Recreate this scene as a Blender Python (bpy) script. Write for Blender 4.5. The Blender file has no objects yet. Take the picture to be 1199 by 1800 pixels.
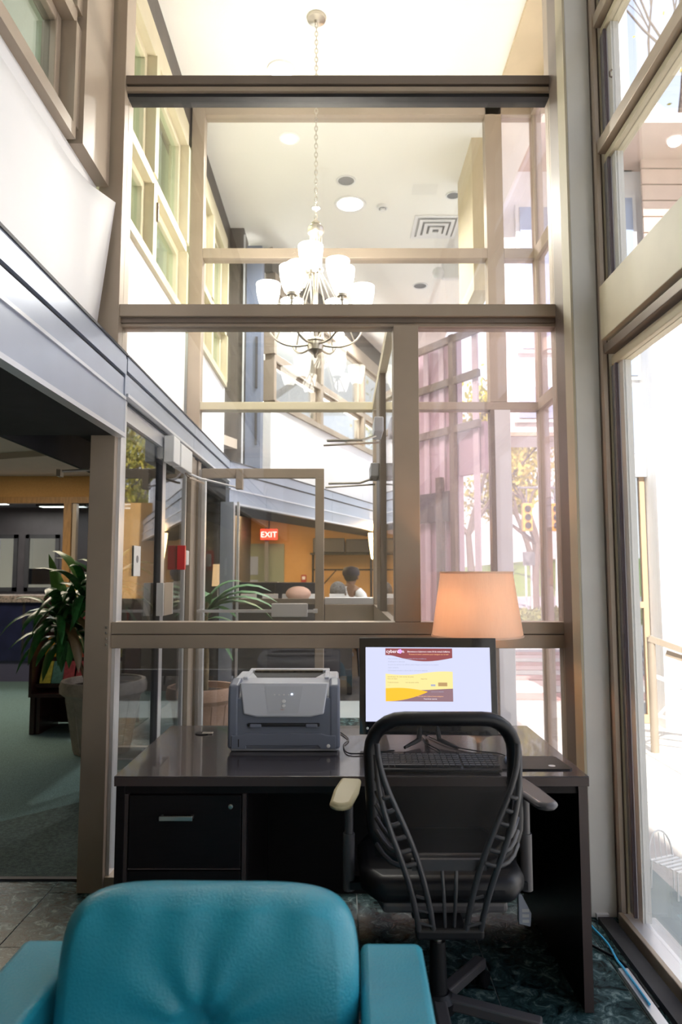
import bpy, math, random
from mathutils import Vector, Matrix, Euler
SC = bpy.context.scene
COL = SC.collection
R = math.radians
# ---------------------------------------------------------------- camera
cam = bpy.data.cameras.new('camera'); camo = bpy.data.objects.new('camera', cam); COL.objects.link(camo)
camo.location = (0, 0, 1.41); camo.rotation_euler = (R(90) + math.atan(.089), 0, 0)
cam.sensor_fit = 'VERTICAL'; cam.sensor_height = 36; cam.lens = 1230 * 36 / 1800
cam.clip_start = .05; cam.clip_end = 400
cam.dof.use_dof = True; cam.dof.focus_distance = 3.0; cam.dof.aperture_fstop = 3.2
SC.camera = camo
# ---------------------------------------------------------------- world, sun, exposure
w = bpy.data.worlds.new('world'); SC.world = w; w.use_nodes = True
nt = w.node_tree; nt.nodes.clear()
tc = nt.nodes.new('ShaderNodeTexCoord'); sx = nt.nodes.new('ShaderNodeSeparateXYZ'); cr = nt.nodes.new('ShaderNodeValToRGB')
bg = nt.nodes.new('ShaderNodeBackground'); ow = nt.nodes.new('ShaderNodeOutputWorld')
cr.color_ramp.elements[0].position = 0.0; cr.color_ramp.elements[0].color = (1, .985, .97, 1)
cr.color_ramp.elements[1].position = .62; cr.color_ramp.elements[1].color = (.46, .52, .72, 1)
nt.links.new(tc.outputs['Generated'], sx.inputs[0]); nt.links.new(sx.outputs['Z'], cr.inputs[0])
nt.links.new(cr.outputs[0], bg.inputs[0]); nt.links.new(bg.outputs[0], ow.inputs[0]); bg.inputs[1].default_value = 1.4
def lamp(kind, name, loc, energy, color=(1, 1, 1), rot=(0, 0, 0), size=.1, sizey=None, spot=None):
    l = bpy.data.lights.new(name, kind); l.energy = energy; l.color = color
    if kind == 'AREA':
        l.shape = 'RECTANGLE'; l.size = size; l.size_y = sizey or size
    elif kind == 'SUN': l.angle = size
    else: l.shadow_soft_size = size
    if spot: l.spot_size = spot; l.spot_blend = .6
    o = bpy.data.objects.new(name, l); COL.objects.link(o); o.location = loc; o.rotation_euler = rot
    return o
sun = lamp('SUN', 'sun', (0, -5, 12), 6.5, (1, .95, .87), size=.01)
sun.rotation_euler = Vector((.02, .80, -.72)).to_track_quat('-Z', 'Y').to_euler()
SC.view_settings.view_transform = 'Standard'; SC.view_settings.look = 'None'
SC.view_settings.gamma = 1; SC.view_settings.use_curve_mapping = False; SC.view_settings.exposure = 0.7
SC.cycles.transparent_max_bounces = 40; SC.cycles.max_bounces = 10; SC.cycles.sample_clamp_indirect = 6
SC.cycles.use_denoising = True
# room lamps: broad diffusers of the lobby ceiling and the seating area, plus added atrium fill
lamp('AREA', 'lobby_fluorescent', (-3.6, 7.2, 2.70), 45, (1, .86, .66), size=2.2, sizey=1.2)
lamp('AREA', 'back_office_fluorescent', (-4, 10.0, 2.38), 25, (1, .97, .9), size=2.5, sizey=.5)
lamp('AREA', 'corridor_fluorescent', (-2.3, 4, 4.86), 60, (.95, 1, .9), size=.8, sizey=6)
lamp('AREA', 'atrium_up_fill', (-.25, 9.9, 3.45), 120, (1, .97, .92), rot=(R(180), 0, R(-20.7)), size=.3, sizey=3.5)  # unseen upward fill lamp, added to brighten the atrium ceiling
for _x, _y, _e in ((.09, 6.66, 200), (-.433, 5.609, 90), (-.25, 6.733, 90), (.5, 9.5, 240)): lamp('SPOT', 'atrium_spot', (_x, _y, 5.06), _e, (1, .97, .93), size=.05, spot=R(150))  # first three sit at lit ceiling discs; the last is added without one
lamp('AREA', 'seating_fluorescent', (-1.0, 11.5, 2.50), 75, (1, .70, .38), size=2.0, sizey=1.5)

# ---------------------------------------------------------------- materials
MATS = {}
def mat(name, col, rough=.5, metal=0, noise=0, nscale=20, bump=0, bscale=60, emit=None, estr=0, coat=0, spec=.5, col2=None, stretch=None, trans=0, sheen=0):
    m = bpy.data.materials.new(name); m.use_nodes = True; n = m.node_tree; p = n.nodes['Principled BSDF']
    p.inputs['Base Color'].default_value = (*col, 1); p.inputs['Roughness'].default_value = rough
    p.inputs['Metallic'].default_value = metal; p.inputs['Coat Weight'].default_value = coat
    p.inputs['Specular IOR Level'].default_value = spec
    if trans: p.inputs['Transmission Weight'].default_value = trans
    if emit: p.inputs['Emission Color'].default_value = (*emit, 1); p.inputs['Emission Strength'].default_value = estr
    if noise or bump:
        t = n.nodes.new('ShaderNodeTexCoord'); mp = n.nodes.new('ShaderNodeMapping'); n.links.new(t.outputs['Object'], mp.inputs[0])
        if stretch: mp.inputs['Scale'].default_value = stretch
    if noise:
        ns = n.nodes.new('ShaderNodeTexNoise'); ns.inputs['Scale'].default_value = nscale; ns.inputs['Detail'].default_value = 5
        rr = n.nodes.new('ShaderNodeValToRGB'); n.links.new(mp.outputs[0], ns.inputs[0]); n.links.new(ns.outputs[0], rr.inputs[0])
        c2 = col2 or tuple(c * (1 - noise) for c in col)
        rr.color_ramp.elements[0].position = .35; rr.color_ramp.elements[0].color = (*c2, 1)
        rr.color_ramp.elements[1].position = .65; rr.color_ramp.elements[1].color = (*col, 1)
        n.links.new(rr.outputs[0], p.inputs['Base Color'])
    if bump:
        nb = n.nodes.new('ShaderNodeTexNoise'); nb.inputs['Scale'].default_value = bscale; nb.inputs['Detail'].default_value = 4
        b = n.nodes.new('ShaderNodeBump'); b.inputs['Strength'].default_value = bump; b.inputs['Distance'].default_value = .01
        n.links.new(mp.outputs[0], nb.inputs[0]); n.links.new(nb.outputs[0], b.inputs['Height']); n.links.new(b.outputs[0], p.inputs['Normal'])
    MATS[name] = m; return m
def glass(name, tint, refl=1.0, haze=0, hazecol=(1, 1, 1)):
    m = bpy.data.materials.new(name); m.use_nodes = True; n = m.node_tree; n.nodes.clear()
    tr = n.nodes.new('ShaderNodeBsdfTransparent'); gl = n.nodes.new('ShaderNodeBsdfGlossy'); mx = n.nodes.new('ShaderNodeMixShader')
    lw = n.nodes.new('ShaderNodeLayerWeight'); pw = n.nodes.new('ShaderNodeMath'); pw.operation = 'POWER'; o = n.nodes.new('ShaderNodeOutputMaterial')
    mu = n.nodes.new('ShaderNodeMath'); mu.operation = 'MULTIPLY_ADD'; mu.use_clamp = True
    tr.inputs[0].default_value = (*tint, 1); gl.inputs[0].default_value = (1, 1, 1, 1); gl.inputs['Roughness'].default_value = 0
    lw.inputs[0].default_value = .5; pw.inputs[1].default_value = 5; mu.inputs[1].default_value = .8; mu.inputs[2].default_value = .035 * refl
    n.links.new(lw.outputs['Facing'], pw.inputs[0]); n.links.new(pw.outputs[0], mu.inputs[0]); n.links.new(mu.outputs[0], mx.inputs[0]); n.links.new(tr.outputs[0], mx.inputs[1]); n.links.new(gl.outputs[0], mx.inputs[2])
    last = mx
    if haze:
        d = n.nodes.new('ShaderNodeBsdfTranslucent'); d.inputs[0].default_value = (*hazecol, 1); m2 = n.nodes.new('ShaderNodeMixShader'); m2.inputs[0].default_value = haze
        n.links.new(mx.outputs[0], m2.inputs[1]); n.links.new(d.outputs[0], m2.inputs[2]); last = m2
    n.links.new(last.outputs[0], o.inputs[0]); MATS[name] = m; return m
def marble(name, c1, c2, c3, scale, rough=.12):
    m = bpy.data.materials.new(name); m.use_nodes = True; n = m.node_tree; p = n.nodes['Principled BSDF']; p.inputs['Roughness'].default_value = rough; p.inputs['Specular IOR Level'].default_value = .15
    t = n.nodes.new('ShaderNodeTexCoord'); ns = n.nodes.new('ShaderNodeTexNoise'); ns.inputs['Scale'].default_value = scale; ns.inputs['Detail'].default_value = 8; ns.inputs['Roughness'].default_value = .7
    ns.inputs['Distortion'].default_value = 1.2
    rr = n.nodes.new('ShaderNodeValToRGB'); e = rr.color_ramp.elements; e[0].position = .38; e[0].color = (*c1, 1); e[1].position = .54; e[1].color = (*c2, 1); k = e.new(.68); k.color = (*c3, 1)
    n.links.new(t.outputs['Object'], ns.inputs[0]); n.links.new(ns.outputs[0], rr.inputs[0]); n.links.new(rr.outputs[0], p.inputs['Base Color'])
    MATS[name] = m; return m
BRZ = mat('bronze_frame', (.42, .345, .27), .42, .25, .12, 3)
BRZD = mat('dark_bronze_frame', (.20, .16, .13), .4, .3, .1, 4)
BEAM = mat('dark_brown_beam', (.10, .085, .075), .5, 0, .2, 6)
CREAM = mat('cream_frame', (.62, .56, .40), .5, 0, .08, 5)
ALU = mat('bright_aluminium', (.74, .74, .76), .3, .5)
WHITE = mat('white_plaster', (.86, .86, .85), .8, 0, .03, 4, .15, 40)
PARA = mat('white_parapet_panel', (.90, .90, .92), .6, 0, .02, 3)
CEIL = mat('ceiling_white', (.90, .89, .84), .9, 0, .02, 2, .1, 80)
TAN = mat('tan_soffit', (.62, .52, .34), .7, 0, .08, 5)
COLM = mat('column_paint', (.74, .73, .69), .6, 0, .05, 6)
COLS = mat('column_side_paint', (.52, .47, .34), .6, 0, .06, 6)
FAS = mat('slate_metal_fascia', (.42, .47, .58), .35, .45, .1, 2)
FASH = mat('fascia_bright_trim', (.7, .72, .78), .3, .5)
FASD = mat('fascia_dark_groove', (.05, .05, .06), .6)
BLK = mat('black_soffit', (.025, .025, .028), .7, 0, .3, 8)
GL = glass('clear_glass', (.97, .975, .97), 1.3)
GLP = glass('reflection_tinted_glass', (.97, .93, .94), 1.6, .05, (1, .93, .95))  # pink tint and haze put washed-out reflections into the dirty glass
GLG = glass('greenish_glass', (.86, .92, .88), 1.4)
GLD = glass('smoky_glass', (.72, .74, .76), 2.0)
GRAN = marble('green_granite', (.005, .010, .011), (.04, .085, .09), (.26, .36, .35), 17, .25)
GROUT = mat('grout', (.32, .36, .36), .8)
CARP = mat('teal_carpet', (.15, .25, .245), .95, 0, .45, 260, .6, 300, stretch=(1, .45, 1))
CARP2 = mat('mottled_carpet', (.10, .15, .135), .95, 0, .5, 60, .6, 200)
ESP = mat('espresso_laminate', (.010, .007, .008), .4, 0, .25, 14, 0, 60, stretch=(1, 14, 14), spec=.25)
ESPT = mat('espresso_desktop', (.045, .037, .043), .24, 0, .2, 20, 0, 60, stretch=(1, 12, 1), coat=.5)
EDGE = mat('espresso_edge', (.06, .042, .04), .35)
STEEL = mat('brushed_steel', (.6, .58, .55), .28, 1)
NICK = mat('satin_nickel', (.62, .58, .50), .3, 1)
BLKP = mat('black_plastic', (.008, .008, .010), .4, spec=.35)
GRYP = mat('grey_plastic_arm', (.08, .075, .08), .35)
TEAL = mat('teal_leather', (.022, .34, .47), .36, 0, .12, 6, .25, 220, coat=.15)
LGREY = mat('light_grey_plastic', (.62, .64, .70), .45)
DGREY = mat('blue_grey_plastic', (.17, .19, .25), .45)
WPL = mat('white_plastic', (.8, .8, .8), .4)
RED = mat('alarm_red', (.75, .02, .03), .35)
def shade_mat():
    m = mat('linen_lampshade', (.86, .72, .60), .8, 0, .05, 60, .15, 200, stretch=(1, 1, .05)); n = m.node_tree; p = n.nodes['Principled BSDF']
    t = n.nodes.new('ShaderNodeBsdfTranslucent'); t.inputs[0].default_value = (.95, .84, .76, 1); x = n.nodes.new('ShaderNodeMixShader'); x.inputs[0].default_value = .5
    n.links.new(p.outputs[0], x.inputs[1]); n.links.new(t.outputs[0], x.inputs[2]); n.links.new(x.outputs[0], n.nodes['Material Output'].inputs[0]); return m
SHADE = shade_mat()
FROST = mat('frosted_shade_lit', (.95, .93, .88), .4, emit=(1, .95, .84), estr=5)
DISC = mat('lit_diffuser', (1, 1, 1), .4, emit=(1, .96, .88), estr=3)
CAN = mat('unlit_can', (.16, .17, .18), .5)
STONE = mat('cast_stone_planter', (.50, .44, .38), .85, 0, .2, 18, .5, 50)
TERRA = mat('terracotta_planter', (.55, .36, .27), .8, 0, .15, 10, .3, 60)
SOIL = mat('potting_soil', (.06, .035, .025), .95, 0, .5, 60, .9, 60)
LEAF = mat('dracaena_leaf', (.045, .20, .05), .28, 0, .5, 6, 0, 10, stretch=(8, 8, 1))
LEAF2 = mat('pale_leaf_stripe', (.22, .42, .09), .35, 0, .4, 8)
LEAFB = mat('browning_leaf', (.20, .13, .05), .5, 0, .4, 8)
BARK = mat('plant_cane', (.35, .27, .16), .8, 0, .4, 20, .5, 40)
WARM = mat('warm_wall', (.60, .34, .12), .85, 0, .15, 90, .3, 150)
WARMW = mat('oak_trim', (.45, .24, .08), .45, 0, .3, 8, stretch=(6, 6, 1))
LOBC = mat('lobby_ceiling', (.62, .53, .45), .9, 0, .05, 6)
DCAB = mat('dark_cabinet', (.055, .05, .055), .45, 0, .2, 6)
NAVY = mat('navy_counter_front', (.02, .025, .075), .35, 0, .3, 6)
PINKG = marble('pink_granite', (.12, .10, .09), (.42, .36, .32), (.55, .33, .28), 30, .2)
FLUO = mat('fluorescent_panel', (1, 1, 1), .5, emit=(.92, 1, .95), estr=1.6)
CHERRY = mat('dark_cherry_wood', (.045, .014, .012), .3, 0, .4, 10)
def flat(name, c, e=0): return mat(name, tuple(x * (.02 if name.startswith(('page', 'screen')) else 1) for x in c) if e else c, .5, emit=c if e else None, estr=e)
# outdoor
CONC = mat('sunlit_concrete', (.62, .59, .55), .9, 0, .12, 5, .3, 60)
BRICKP = mat('red_paver', (.50, .30, .28), .9, 0, .2, 6)
ASPH = mat('pale_asphalt', (.40, .38, .38), .9, 0, .1, 8)
GRASS = mat('lawn', (.20, .30, .07), .95, 0, .4, 3, .5, 30)
SIDE = mat('white_siding', (.80, .80, .82), .7, 0, .04, 5)
SIDEP = mat('rosy_siding', (.62, .47, .40), .7, 0, .08, 5)
MAUVE = mat('mauve_reflection', (.50, .36, .42), .8, 0, .06, 4)
MAUVL = mat('pale_mauve_reflection', (.66, .54, .60), .8)
WINB = mat('sky_blue_window', (.35, .42, .58), .12, 0, coat=.5)
TRUNK = mat('tree_bark', (.16, .12, .10), .9, 0, .4, 20, .6, 30)
YLEAF = mat('autumn_leaf', (.55, .42, .08), .7, 0, .4, 3, col2=(.28, .30, .06))
BUSH = mat('hedge_leaf', (.30, .30, .10), .8, 0, .5, 5, col2=(.12, .17, .05))
TLY = mat('traffic_yellow', (.75, .38, .05), .5)

# ---------------------------------------------------------------- mesh helpers
def mw(o):
    m = Matrix.Identity(4)
    while o is not None: m = o.matrix_basis @ m; o = o.parent
    return m
class MB:
    def __init__(s): s.v = []; s.f = []
    def add(s, vs, fs, M=None):
        b = len(s.v); s.v += [tuple(M @ Vector(p)) if M else tuple(p) for p in vs]; s.f += [tuple(b + i for i in f) for f in fs]; return s
    def box(s, x0, x1, y0, y1, z0, z1, M=None):
        v = [(x0, y0, z0), (x1, y0, z0), (x1, y1, z0), (x0, y1, z0), (x0, y0, z1), (x1, y0, z1), (x1, y1, z1), (x0, y1, z1)]
        return s.add(v, [(3, 2, 1, 0), (4, 5, 6, 7), (0, 1, 5, 4), (1, 2, 6, 5), (2, 3, 7, 6), (3, 0, 4, 7)], M)
    def cbox(s, c, d, M=None):
        return s.box(c[0] - d[0] / 2, c[0] + d[0] / 2, c[1] - d[1] / 2, c[1] + d[1] / 2, c[2] - d[2] / 2, c[2] + d[2] / 2, M)
    def bar(s, a, b, wx, wz, up=(0, 0, 1)):
        a = Vector(a); b = Vector(b); d = (b - a); L = d.length; d.normalize(); u = Vector(up)
        r = d.cross(u).normalized(); u = r.cross(d)
        M = Matrix((( r.x, d.x, u.x, a.x), (r.y, d.y, u.y, a.y), (r.z, d.z, u.z, a.z), (0, 0, 0, 1)))
        return s.box(-wx / 2, wx / 2, 0, L, -wz / 2, wz / 2, M)
    def tube(s, pts, r, n=8, closed=False, M=None, sq=1.0):
        P = [Vector(p) for p in pts]; N = len(P); rs = r if isinstance(r, (list, tuple)) else [r] * N
        vs = []; prev = None
        for i in range(N):
            a = P[(i - 1) % N] if (closed or i > 0) else P[i]; b = P[(i + 1) % N] if (closed or i < N - 1) else P[i]
            t = (b - a).normalized()
            if prev is None: q = t.orthogonal().normalized() if abs(t.z) > .9 else t.cross(Vector((0, 0, 1))).normalized()
            else: q = (prev - t * prev.dot(t)).normalized()
            prev = q; w_ = t.cross(q)
            for k in range(n):
                an = 2 * math.pi * k / n; vs.append(P[i] + (q * math.cos(an) + w_ * math.sin(an) * sq) * rs[i])
        fs = []
        for i in range(N if closed else N - 1):
            j = (i + 1) % N
            for k in range(n): fs.append((i * n + k, i * n + (k + 1) % n, j * n + (k + 1) % n, j * n + k))
        if not closed: fs.append(tuple(range(n - 1, -1, -1))); fs.append(tuple((N - 1) * n + k for k in range(n)))
        return s.add(vs, fs, M)
    def lathe(s, prof, c=(0, 0, 0), n=24, M=None, closed=False):
        vs = []
        for r, z in prof:
            for k in range(n): a = 2 * math.pi * k / n; vs.append((c[0] + r * math.cos(a), c[1] + r * math.sin(a), c[2] + z))
        fs = [(i * n + k, i * n + (k + 1) % n, (i + 1) * n + (k + 1) % n, (i + 1) * n + k) for i in range(len(prof) - 1) for k in range(n)]
        if closed: fs += [((len(prof) - 1) * n + k, (len(prof) - 1) * n + (k + 1) % n, (k + 1) % n, k) for k in range(n)]
        else:
            if prof[0][0] > 1e-4: fs.append(tuple(range(n - 1, -1, -1)))
            if prof[-1][0] > 1e-4: fs.append(tuple((len(prof) - 1) * n + k for k in range(n)))
        return s.add(vs, fs, M)
    def prism(s, poly, d0, d1, plane='xy', M=None):
        f = {'xy': lambda a, b, d: (a, b, d), 'xz': lambda a, b, d: (a, d, b), 'yz': lambda a, b, d: (d, a, b)}[plane]
        n = len(poly); v = [f(a, b, d0) for a, b in poly] + [f(a, b, d1) for a, b in poly]
        return s.add(v, [tuple(range(n - 1, -1, -1)), tuple(range(n, 2 * n))] + [(i, (i + 1) % n, n + (i + 1) % n, n + i) for i in range(n)], M)
    def ball(s, c, r, n=12, sc=(1, 1, 1), M=None):
        m = n // 2
        pr = [(max(1e-5, r * math.sin(math.pi * i / m)), -r * math.cos(math.pi * i / m)) for i in range(m + 1)]
        MM = Matrix.Translation(c) @ Matrix.Diagonal((*sc, 1)); MM = (M @ MM) if M else MM
        return s.lathe(pr, (0, 0, 0), n, MM)
    def build(s, name, m, parent=None, world=False, bevel=0, smooth=None, seg=2, label=None, kind=None, sub=0):
        vs = s.v
        o = bpy.data.objects.new(name, None if False else bpy.data.meshes.new(name))
        if parent is not None and world:
            I = mw(parent).inverted(); vs = [I @ Vector(p) for p in vs]
        if parent is None:
            xs = [p[0] for p in vs]; ys = [p[1] for p in vs]; zs = [p[2] for p in vs]
            c = Vector(((min(xs) + max(xs)) / 2, (min(ys) + max(ys)) / 2, min(zs))); vs = [Vector(p) - c for p in vs]; o.location = c
        me = o.data; me.from_pydata([tuple(p) for p in vs], [], s.f); me.update()
        import bmesh
        bm = bmesh.new(); bm.from_mesh(me); bmesh.ops.recalc_face_normals(bm, faces=bm.faces); bm.to_mesh(me); bm.free()
        if smooth is not None:
            me.polygons.foreach_set('use_smooth', [True] * len(me.polygons)); me.set_sharp_from_angle(angle=R(smooth))
        if m: me.materials.append(m)
        if bevel:
            b = o.modifiers.new('bevel', 'BEVEL'); b.width = bevel; b.segments = seg; b.limit_method = 'ANGLE'; b.angle_limit = R(35)
        if sub: q = o.modifiers.new('sub', 'SUBSURF'); q.levels = sub; q.render_levels = sub
        COL.objects.link(o)
        if parent is not None: o.parent = parent
        if label: o['label'] = label
        if kind: o['kind'] = kind
        return o
def tag(o, label, cat, group=None, kind=None):
    o['label'] = label; o['category'] = cat
    if group: o['group'] = group
    if kind: o['kind'] = kind
    return o
def thing(name, label, cat, loc=(0, 0, 0), rz=0, group=None, rot=None):
    o = bpy.data.objects.new(name, None); COL.objects.link(o); o.location = loc; o.rotation_euler = rot or (0, 0, rz); o.empty_display_size = .1
    return tag(o, label, cat, group)
def struct(name, loc=(0, 0, 0), label=None, cat=None):
    o = bpy.data.objects.new(name, None); COL.objects.link(o); o.location = loc; o['kind'] = 'structure'; o.empty_display_size = .1
    if label: o['label'] = label
    if cat: o['category'] = cat
    return o
def sb(name, m, label, cat, *boxes, bevel=0, parent=None):
    b = MB()
    for q in boxes: b.box(*q)
    o = b.build(name, m, parent, world=True, bevel=bevel)
    if parent is None: o['kind'] = 'structure'; o['label'] = label; o['category'] = cat
    return o
def part(name, m, parent, *boxes, bevel=0, label=None):
    b = MB()
    for q in boxes: b.box(*q)
    return b.build(name, m, parent, world=True, bevel=bevel, label=label)
def copy_tree(o, parent=None):
    c = o.copy(); COL.objects.link(c); c.parent = parent
    for ch in list(o.children): copy_tree(ch, c)
    return c
_FC = {}
def text(name, s, size, m, parent, M, thick=.0006, align='LEFT', label=None):
    cu = bpy.data.curves.new('txt', 'FONT'); cu.body = s; cu.size = size; cu.extrude = thick; cu.align_x = align; cu.resolution_u = 2
    to = bpy.data.objects.new('txt', cu); COL.objects.link(to)
    bpy.context.view_layer.update()
    me = bpy.data.meshes.new_from_object(to.evaluated_get(bpy.context.evaluated_depsgraph_get()))
    bpy.data.objects.remove(to); me.transform(M); me.materials.clear(); me.materials.append(m)
    o = bpy.data.objects.new(name, me); COL.objects.link(o); o.parent = parent
    if label: o['label'] = label
    return o
XZ = Matrix.Rotation(R(90), 4, 'X')     # text standing up, facing -Y
def bez(p0, p1, p2, p3, n=10):
    P = [Vector(p) for p in (p0, p1, p2, p3)]; out = []
    for i in range(n + 1):
        t = i / n; out.append(P[0] * (1 - t) ** 3 + P[1] * 3 * t * (1 - t) ** 2 + P[2] * 3 * t * t * (1 - t) + P[3] * t ** 3)
    return out
rnd = random.Random(7)
# ================================================================ STRUCTURE
ZC = 5.08
# granite floor with tiles
fl = struct('floor', label='dark green granite tile floor under the desk and office chair', cat='floor')
part('grout_bed', GROUT, fl, (-3.75, 1.5, -4, 3.38, -.12, -.004))
part('grout_bed', GROUT, fl, (-1.12, 1.5, 3.38, 8, -.12, -.004))
part('grout_bed', GROUT, fl, (-1.9, -1.12, 5.5, 8, -.12, -.004))
TS = .457
tm = MB().box(.0025, TS - .0025, .0025, TS - .0025, -.02, 0); t0 = None
def tile(x, y, sxx=1, syy=1):
    global t0
    if t0 is None: t0 = tm.build('tile', GRAN, fl); o = t0
    else: o = t0.copy(); COL.objects.link(o)
    o.location = (x, y, rnd.uniform(-.0008, .0004)); o.scale = (sxx, syy, 1)
for i in range(-9, 1):
    for j in range(-3, 2): tile(.983 + i * TS, 2.335 + j * TS, .34 if i == 0 else 1)
    tile(.983 + i * TS, 3.249, .34 if i == 0 else 1, .25 if i < -4 else .32)
for i in range(5):
    for j in range(8): tile(-1.10 + i * TS, 3.40 + j * TS)
for j in range(4): tile(-1.56, 5.52 + j * TS, .95, 1)
ca = struct('floor', label='teal ribbed carpet of the lobby left of the bronze post', cat='carpet')
part('carpet_field', CARP, ca, (-9, -1.9, 3.40, 9.6, -.12, .006), (-1.9, -1.13, 3.40, 5.45, -.12, .006))
MB().prism([(-2.62, 3.40), (-1.2, 4.9), (-1.14, 4.9), (-1.14, 3.40)], .0065, .009).build('mottled_mat', CARP2, ca, world=True)
sb('trim_1', FASD, 'thin black edge strip where the teal carpet meets the granite', 'trim', (-3.7, -1.13, 3.37, 3.40, -.12, .008))
sb('trim_2', ALU, 'bright strip standing in for a doorframe reflection behind the lower left glass', 'trim', (-1.9, -1.12, 5.45, 5.49, -.12, .012))  # white line of the doorframe's reflection, built as a floor strip
# ceiling
sb('ceiling', CEIL, 'high white atrium ceiling above both glass partitions', 'ceiling', (-1.6, 1.19, -4, 16, ZC, ZC + .15), (1.19, 1.66, 5.25, 16, ZC + .10, ZC + .15))
sb('ceiling', TAN, 'soffit strip coloured tan for dimmer light along the right edge of the ceiling', 'soffit', (1.19, 1.62, -4, 5.25, ZC - .03, ZC + .15))  # tan base colour holds the dimmer light along this edge
sb('ceiling', LOBC, 'low pinkish beige lobby ceiling at left behind the fascia', 'ceiling', (-9, -1.62, -4, 9.3, 2.77, 2.87))
# left wall: header soffit, fascia, parapet, windows, beam
sb('wall_left', BLK, 'black soffit box over the opening to the lobby', 'soffit', (-1.62, -1.06, -4, 3.24, 2.06, 2.42), (-1.62, -1.06, 3.24, 6.3, 2.25, 2.42), (-1.62, -1.60, -4, 6.3, 2.06, 2.80))
fa = struct('trim_3', label='slate blue metal fascia running up to the bronze post', cat='fascia')
for y0, y1 in ((-3, 1.2), (1.204, 3.27)):
    part('fascia_panel', FAS, fa, (-1.06, -1.03, y0, y1, 2.075, 2.236), label='lower slate panel')
    part('fascia_panel', FAS, fa, (-1.06, -1.035, y0, y1, 2.25, 2.345), label='upper slate panel')
    part('fascia_cap', FAS, fa, (-1.075, -1.028, y0, y1, 2.36, 2.452))
part('bright_trim', FASH, fa, (-1.06, -1.022, -3, 3.27, 2.236, 2.250)); part('bright_trim', FASH, fa, (-1.065, -1.02, -3, 3.27, 2.055, 2.075))
part('groove', FASD, fa, (-1.06, -1.045, -3, 3.27, 2.345, 2.36)); part('top_edge', FASD, fa, (-1.08, -1.022, -3, 3.28, 2.452, 2.464))
part('end_plate', FAS, fa, (-1.06, -1.03, 3.272, 3.29, 2.06, 2.44))
fb = struct('trim_4', label='slate blue fascia band behind the first glass partition', cat='fascia')
for y0, y1 in ((3.30, 4.86), (4.864, 6.42)):
    part('fascia_panel', FAS, fb, (-1.06, -1.035, y0, y1, 2.275, 2.37)); part('fascia_cap', FAS, fb, (-1.075, -1.028, y0, y1, 2.385, 2.455))
part('bright_trim', FASH, fb, (-1.06, -1.022, 3.30, 6.42, 2.26, 2.275)); part('groove', FASD, fb, (-1.06, -1.045, 3.30, 6.42, 2.37, 2.385)); part('top_edge', FASD, fb, (-1.08, -1.024, 3.30, 6.42, 2.455, 2.464))
# second wing of the fascia: bends 20.7 degrees to the right
A2 = R(-20.7)
M2 = Matrix.Translation((-1.03, 6.42, 0)) @ Matrix.Rotation(A2, 4, 'Z')
def m2box(name, m, par, x0, x1, y0, y1, z0, z1, label=None):
    b = MB(); b.box(x0, x1, y0, y1, z0, z1, M2); return b.build(name, m, par, world=True, label=label)
fc = struct('trim_5', label='slate blue fascia bending to the right above the seating area', cat='fascia')
for y0, y1 in ((0, .75), (.754, 2.6), (2.604, 5), (5.004, 8.5)):
    m2box('fascia_panel', FAS, fc, -.04, 0, y0, y1, 2.075, 2.19, 'lower slate panel'); m2box('fascia_panel', FAS, fc, -.04, -.006, y0, y1, 2.205, 2.345); m2box('fascia_cap', FAS, fc, -.05, .004, y0, y1, 2.36, 2.452)
m2box('bright_trim', FASH, fc, -.04, .012, 0, 8.5, 2.19, 2.205); m2box('bright_trim', FASH, fc, -.04, .014, 0, 8.5, 2.055, 2.075)
m2box('groove', FASD, fc, -.04, -.015, 0, 8.5, 2.345, 2.36); m2box('top_edge', FASD, fc, -.06, .01, 0, 8.5, 2.452, 2.464)
m2box('soffit_panel', BLK, fc, -.6, -.04, 0, 8.5, 2.06, 2.42)
# parapet walls
pa = sb('wall_left', PARA, 'smooth white parapet above the fascia at upper left', 'wall', (-1.35, -1.18, -4, 3.22, 2.42, 3.27))
sb('wall_left', PARA, 'white parapet between the two glass partitions', 'wall', (-1.35, -1.17, 3.40, 5.12, 2.42, 3.27))
sb('wall_left', PARA, 'short white parapet beyond the second partition', 'wall', (-1.35, -1.17, 5.28, 6.9, 2.42, 3.27))
sb('trim_6', flat('salmon_flashing', (.75, .42, .28)), 'salmon sill strip at the foot of the white parapet', 'trim', (-1.17, -1.10, 3.42, 5.1, 2.464, 2.50))
b = MB(); b.box(-.28, -.17, 1.18, 8.5, 2.42, 3.27, M2); o = b.build('wall_left', PARA, world=True); o['kind'] = 'structure'; o['label'] = 'white parapet bending right above the far fascia'; o['category'] = 'wall'
# peeling sheet on the parapet
def sheet():
    b = MB(); nu, nv = 14, 8; vs = []
    for i in range(nu + 1):
        for j in range(nv + 1):
            t = i / nu; s = j / nv; y = 1.0 + 2.22 * t; z = 2.47 + .70 * s
            curl = max(0, (t - .86) / .14) ** 2 * (.015 + .07 * s); y2 = y - .02 * max(0, (t - .8) / .2) * (1 - s) * 2
            vs.append((-1.172 + curl, y2, z + .02 * s * t))
    n = nv + 1; fs = [(i * n + j, (i + 1) * n + j, (i + 1) * n + j + 1, i * n + j + 1) for i in range(nu) for j in range(nv)]
    b.add(vs, fs); o = b.build('wall_sheet', PARA, smooth=40); m = o.modifiers.new('s', 'SOLIDIFY'); m.thickness = .004
    tag(o, 'thin white sheet peeling off the parapet with a curled corner by the bronze post', 'sheet')
sheet()
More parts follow.
